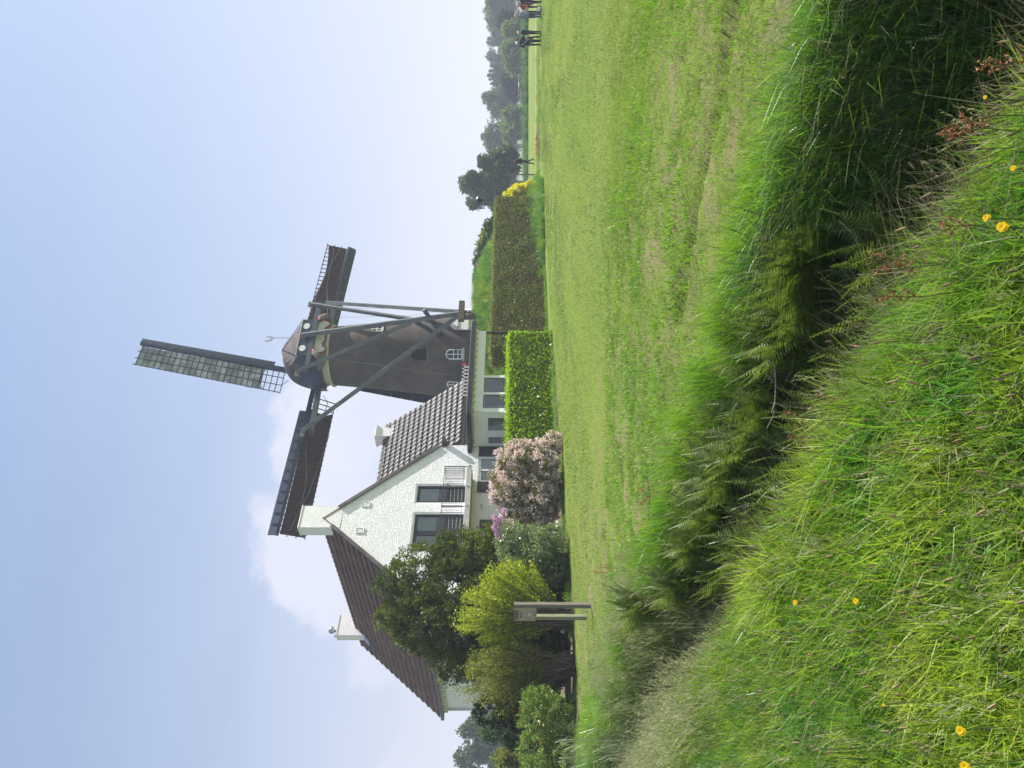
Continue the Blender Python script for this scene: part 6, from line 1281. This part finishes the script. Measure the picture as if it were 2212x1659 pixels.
for (u, v, Y, dia, lab) in ((1167, 2160, 2.55, .043, 'large yellow flower head lower right, biggest of all'), (1187, 2126, 2.62, .030, 'smaller yellow flower beside the largest one'), (1446, 2123, 2.65, .016, 'tiny yellow bud near the right edge'), (1293, 2183, 2.5, .022, 'yellow flower low on the right above the picture bottom'),
                            (359, 1716, 4.7, .040, 'yellow flower on the left above the other one in the grass'), (362, 1846, 3.9, .038, 'yellow flower on the left, second from the ditch'), (84, 2071, 2.8, .042, 'yellow flower at lower left seen half from the side'), (8, 2080, 2.75, .042, 'yellow flower cut by the left edge'), (139, 1906, 3.5, .016, 'small orange bud at lower left')):
    flower(u, v, Y, dia, lab)
def sorrel(u, vb, vt, Y, seed, label, lean=0):
    Y = min(Y, 1.20*FP/(vt-1120)) if vt > 1850 else Y*.93
    r = random.Random(seed); p = at(u, vt, Y); g0 = max(gz(p[0], p[1]), 1.6-(vb-1120)/FP*Y-.12); base = np.array((p[0]+lean, p[1], g0)); f = empty('sorrel', base, label, 'wild plant', 'reddish sorrel in the meadow'); b = MB(); mid = (base+p)/2+np.array((r.uniform(-.02, .02), 0, 0))
    b.tube([base, mid, p], [.0022, .0018, .001], 4); tips = []
    for i in range(7):
        t = .5+.5*i/7; q = mid+(p-mid)*((t-.5)*2); d_ = np.array((r.choice((-1, 1))*r.uniform(.02, .05), r.uniform(-.02, .02), r.uniform(.03, .07)))*(1.3-t); b.tube([q, q+d_], [.0012, .0008], 3); tips.append((q, d_))
    b.build('stem', FM['green'], f); P = np.concatenate([q+np.linspace(.2, 1.1, 10)[:, None]*d_+RG.normal(0, .003, (10, 3)) for q, d_ in tips]+[mid+(p-mid)*RG.random((26, 1))+RG.normal(0, .004, (26, 3))]); quads('seeds', leaf_quads(P, .0048, None, .6), FM['red'], f)
for i, (y_, vb, vt, Y, lab) in enumerate(((555, 2060, 1875, 3.0, 'reddest sorrel standing over the dark ditch edge'), (590, 2020, 1880, 3.1, 'sorrel with crossing branches next to the reddest one'), (640, 2010, 1890, 3.15, 'short sorrel left of the reddest pair'), (300, 2110, 2030, 2.75, 'orange-red sorrel right of centre near the bottom'), (278, 2150, 2040, 2.7, 'tall thin sorrel near the right edge'),
                                             (150, 2210, 2105, 2.55, 'sorrel at the lower right corner'), (490, 2080, 2025, 2.8, 'sorrel beside the big yellow flower'), (945, 1790, 1700, 4.1, 'sorrel bending below the bare twig'), (890, 1730, 1690, 4.3, 'small sorrel right of the bending one'), (860, 1860, 1760, 3.6, 'sorrel rising from the near bank middle'))):
    sorrel(U_(y_), vb, vt, Y, 100+i, lab, random.uniform(-.05, .05))
ds = at(U_(1237), 1330, 12.5); 
# plantain heads, nobody would count them
V4 = []; X, Y = wedge(4200, 1.9, 9, 1.1, .5); s = svals(X, Y); ok = (s < 2.6) & (vnoise(X, Y, 1.1, 14) > .42); X, Y = X[ok][:330], Y[ok][:330]; b = MB(); g_ = height(X, Y)
for x, y, g0 in zip(X, Y, g_):
    h = random.uniform(.20, .36); t_ = (random.gauss(0, .10), random.gauss(0, .10)); b.tube([(x, y, g0), (x+t_[0], y+t_[1], g0+h)], [.0014, .0012], 3, 0, False); b.tube([(x+t_[0], y+t_[1], g0+h-.004), (x+t_[0]*1.04, y+t_[1]*1.04, g0+h+.009), (x+t_[0]*1.08, y+t_[1]*1.08, g0+h+.024)], [.0035, .0045, .0015], 5, 1)
b.build('plantain_heads', [FM['green'], FM['brown']], None, kind='stuff')
# broad-leaved grasses standing out of the bank
def reed(u, vb, vt, Y, seed, label, nst=3, leafy=5, name='reed_grass', w=.014, mat='pale', spread=.06):
    r = random.Random(seed); p = at(u, vt, Y); base = np.array((p[0], p[1], min(gz(p[0], p[1]), 1.6-(vb-1120)/FP*Y))); f = empty(name, base, label, 'tall grass'); H = p[2]-base[2]; V4 = []
    for i in range(nst):
        b0 = base+np.array((r.gauss(0, spread*.5), r.gauss(0, spread*.4), 0)); tp = b0+np.array((r.gauss(0, spread), r.gauss(0, spread*.5), H*r.uniform(.85, 1.0))); b = MB(); b.tube([b0, (b0+tp)/2, tp], [.0032, .0026, .0012], 5); b.build('stem', FM['pale'], f)
        for k in range(leafy):
            q = b0+(tp-b0)*r.uniform(.35, .95); a = r.uniform(0, 6.283); d_ = np.array((math.cos(a), math.sin(a)*.6, 0)); L_ = H*r.uniform(.22, .38)
            pts = [q, q+d_*L_*.4+ZZ*L_*.35, q+d_*L_*.8+ZZ*L_*.30, q+d_*L_*1.1+ZZ*L_*.0]; sd_ = np.cross(d_, (0, .3, 1)); sd_ /= np.linalg.norm(sd_); ws = [w*.4, w, w*.7, .001]
            for j_ in range(3): V4.append([pts[j_]-sd_*ws[j_]/2, pts[j_]+sd_*ws[j_]/2, pts[j_+1]+sd_*ws[j_+1]/2, pts[j_+1]-sd_*ws[j_+1]/2])
    quads('leaf_blades', np.array(V4), FM[mat], f); return f
reed(U_(303), 1900, 1755, 5.2, 5, 'pale reed grass with two bright folded leaves on the far bank', 3, 4, w=.03); reed(U_(352), 1880, 1742, 5.3, 6, 'second pale reed grass left of the brightest one', 3, 4, w=.022)
reed(U_(1620), 1372, 1190, 9.6, 7, 'dense clump of tall grey-green reed grass at the left edge', 26, 3, w=.010, spread=.16); reed(U_(1605), 1372, 1200, 9.4, 8, 'thinner reed stems right beside the dense left-edge clump', 9, 2, w=.009, spread=.12)
reed(U_(1533), 1400, 1245, 8.6, 9, 'three straight thin grass stems in front of the worn patch', 4, 0, w=.006, spread=.05); reed(U_(1345), 1530, 1390, 6.9, 10, 'single long pale stem before the tall flowering grass', 2, 1, w=.006, spread=.04)
# twigs and small weeds
def twig(name, label, pts, rad, mat, side=6, seed=1, leafm=None):
    r = random.Random(seed); f = empty(name, pts[0], label, 'twig'); b = MB(); b.tube(pts, np.linspace(rad, rad*.35, len(pts)), 6); P = []
    for i in range(side):
        k = r.randrange(1, len(pts)-1); q = np.array(pts[k]); e = q+np.array((r.uniform(-.12, .12), r.uniform(-.05, .05), r.uniform(.03, .12))); b.tube([q, e], [rad*.45, rad*.2], 4); P.append(e)
    b.build('stem', M[mat], f)
    if leafm: P = np.array(P); P = np.repeat(P, 10, 0)+RG.normal(0, .02, (len(P)*10, 3)); quads('dry_leaves', leaf_quads(P, .012, None, .6), FM[leafm], f)
twig('bare_twig', 'thin bare grey twig arching across the ditch between the ferns', [at(1659-745, 1674, 5.3), at(1659-790, 1672, 5.3), at(1659-830, 1674, 5.3), at(1659-870, 1672, 5.3), at(1659-900, 1668, 5.35), at(1659-925, 1655, 5.4)], .006, 'twig', 3, 2)
twig('fallen_branch', 'dark fallen branch with dried orange leaves lying on the rough strip', [at(U_(1030), 1398, 9.2), at(U_(1070), 1403, 9.2), at(U_(1110), 1401, 9.25), at(U_(1150), 1398, 9.3), at(U_(1195), 1394, 9.35)], .006, 'twig_dark', 9, 4, 'red')
for i, (y_, v_, Y, lab) in enumerate(((1237, 1325, 13.0, 'rusty brown dock plant on the rough edge before the sign'), (1228, 1348, 12.4, 'smaller rusty dock plant beside it'))):
    p = at(U_(y_), v_, Y); g0 = gz(p[0], p[1]); f = empty('dock_plant', (p[0], p[1], g0), lab, 'wild plant'); b = MB(); b.tube([(p[0], p[1], g0), (p[0]+.02, p[1], g0+.30)], [.008, .004], 5); b.build('stem', FM['red'], f)
    P = np.array((p[0]+.01, p[1], g0+.22))+RG.normal(0, 1, (70, 3))*np.array((.03, .03, .06)); quads('leaves', leaf_quads(P, .010, None, .5), FM['red'], f)
# poppies and the white flowers near the long hedge
pop = leafmat('poppy_petal', [(.75, .16, .03), (.85, .25, .05)], .4, .5, .2, tcol=(1, 1, 1))
spots = [(520, 1163, 53.5, 0), (462, 1163, 53.4, 0), (412, 1166, 53.0, 0), (300, 1161, 55.5, 0), (130, 1165, 55, 0), (215, 1168, 54.5, 0), (780, 1062, 48, 1), (766, 1075, 47, 1), (738, 1058, 48, 1), (640, 1048, 50, 1), (655, 1040, 51, 1), (610, 1036, 52, 1), (575, 1040, 53, 1)]
for i, (y_, v_, Y, m_) in enumerate(spots):
    p = at(U_(y_), v_, Y); g0 = gz(p[0], p[1]); z = max(p[2], g0+.3) if not m_ else g0+.65
    wh = 'on the mill mound' if m_ else 'in the verge'; f = empty('poppy', (p[0], p[1], g0), 'orange poppy %s, %s' % (wh, ('left of the fence', 'beside the fence posts', 'by the golden conifer', 'below the walking person', 'near the standing group', 'midway to the group')[i] if i < 6 else ('seen through the glazed room', 'lowest one seen through the canopy', 'below the black canopy post', 'near the winch', 'above the tall hedge', 'under the floodlight', 'beside the tallest shrub')[i-6]), 'flower', 'orange poppies')
    b = MB(); b.tube([(p[0], p[1], g0), (p[0], p[1], z)], .006, 4); b.build('stem', FM['green'], f); q = RG.normal(0, 1, (14, 3)); q /= np.linalg.norm(q, axis=1, keepdims=True); quads('petals', leaf_quads(np.array((p[0], p[1], z))+q*.035, .05, q, .9), pop, f)
P = at(U_(310), 1161, 55.5)+RG.normal(0, 1, (500, 3))*np.array((.55, .4, .07)); tag(quads('red_sorrel_patch', leaf_quads(P, .05, None, .6), FM['red']), kind='stuff')
wfp = at(U_(412), 1160, 50.0); f = empty('white_flowered_shrub', (wfp[0]-.4, wfp[1]-.6, 0), 'low grey-white flowering shrub at the foot of the long hedge end', 'shrub')
P = np.array((wfp[0]-.5, wfp[1]-.8, .35))+RG.normal(0, 1, (320, 3))*np.array((.16, .16, .16)); quads('flowers', leaf_quads(P, .03, None, .7), PM['white'], f); b = MB(); b.tube([(wfp[0]-.5, wfp[1]-.8, 0), (wfp[0]-.5, wfp[1]-.8, .4)], .012, 5); b.build('stem', FM['green'], f)
# ------------------------------------------------------------------ haze
hz = MB(); hz.box((-900, -900, -2.0), (900, 900, 33)); ho = hz.build('haze', M['white']); ho.data.materials.clear()
hm = bpy.data.materials.new('haze'); hm.use_nodes = True; nt = hm.node_tree; nt.nodes.clear(); o_ = nn(nt, 'ShaderNodeOutputMaterial'); pv = nn(nt, 'ShaderNodeVolumePrincipled')
pv.inputs['Color'].default_value = (.80, .88, 1.0, 1); pv.inputs['Density'].default_value = .0010; pv.inputs['Anisotropy'].default_value = .15; nt.links.new(pv.outputs[0], o_.inputs['Volume']); ho.data.materials.append(hm); tag(ho, kind='stuff')
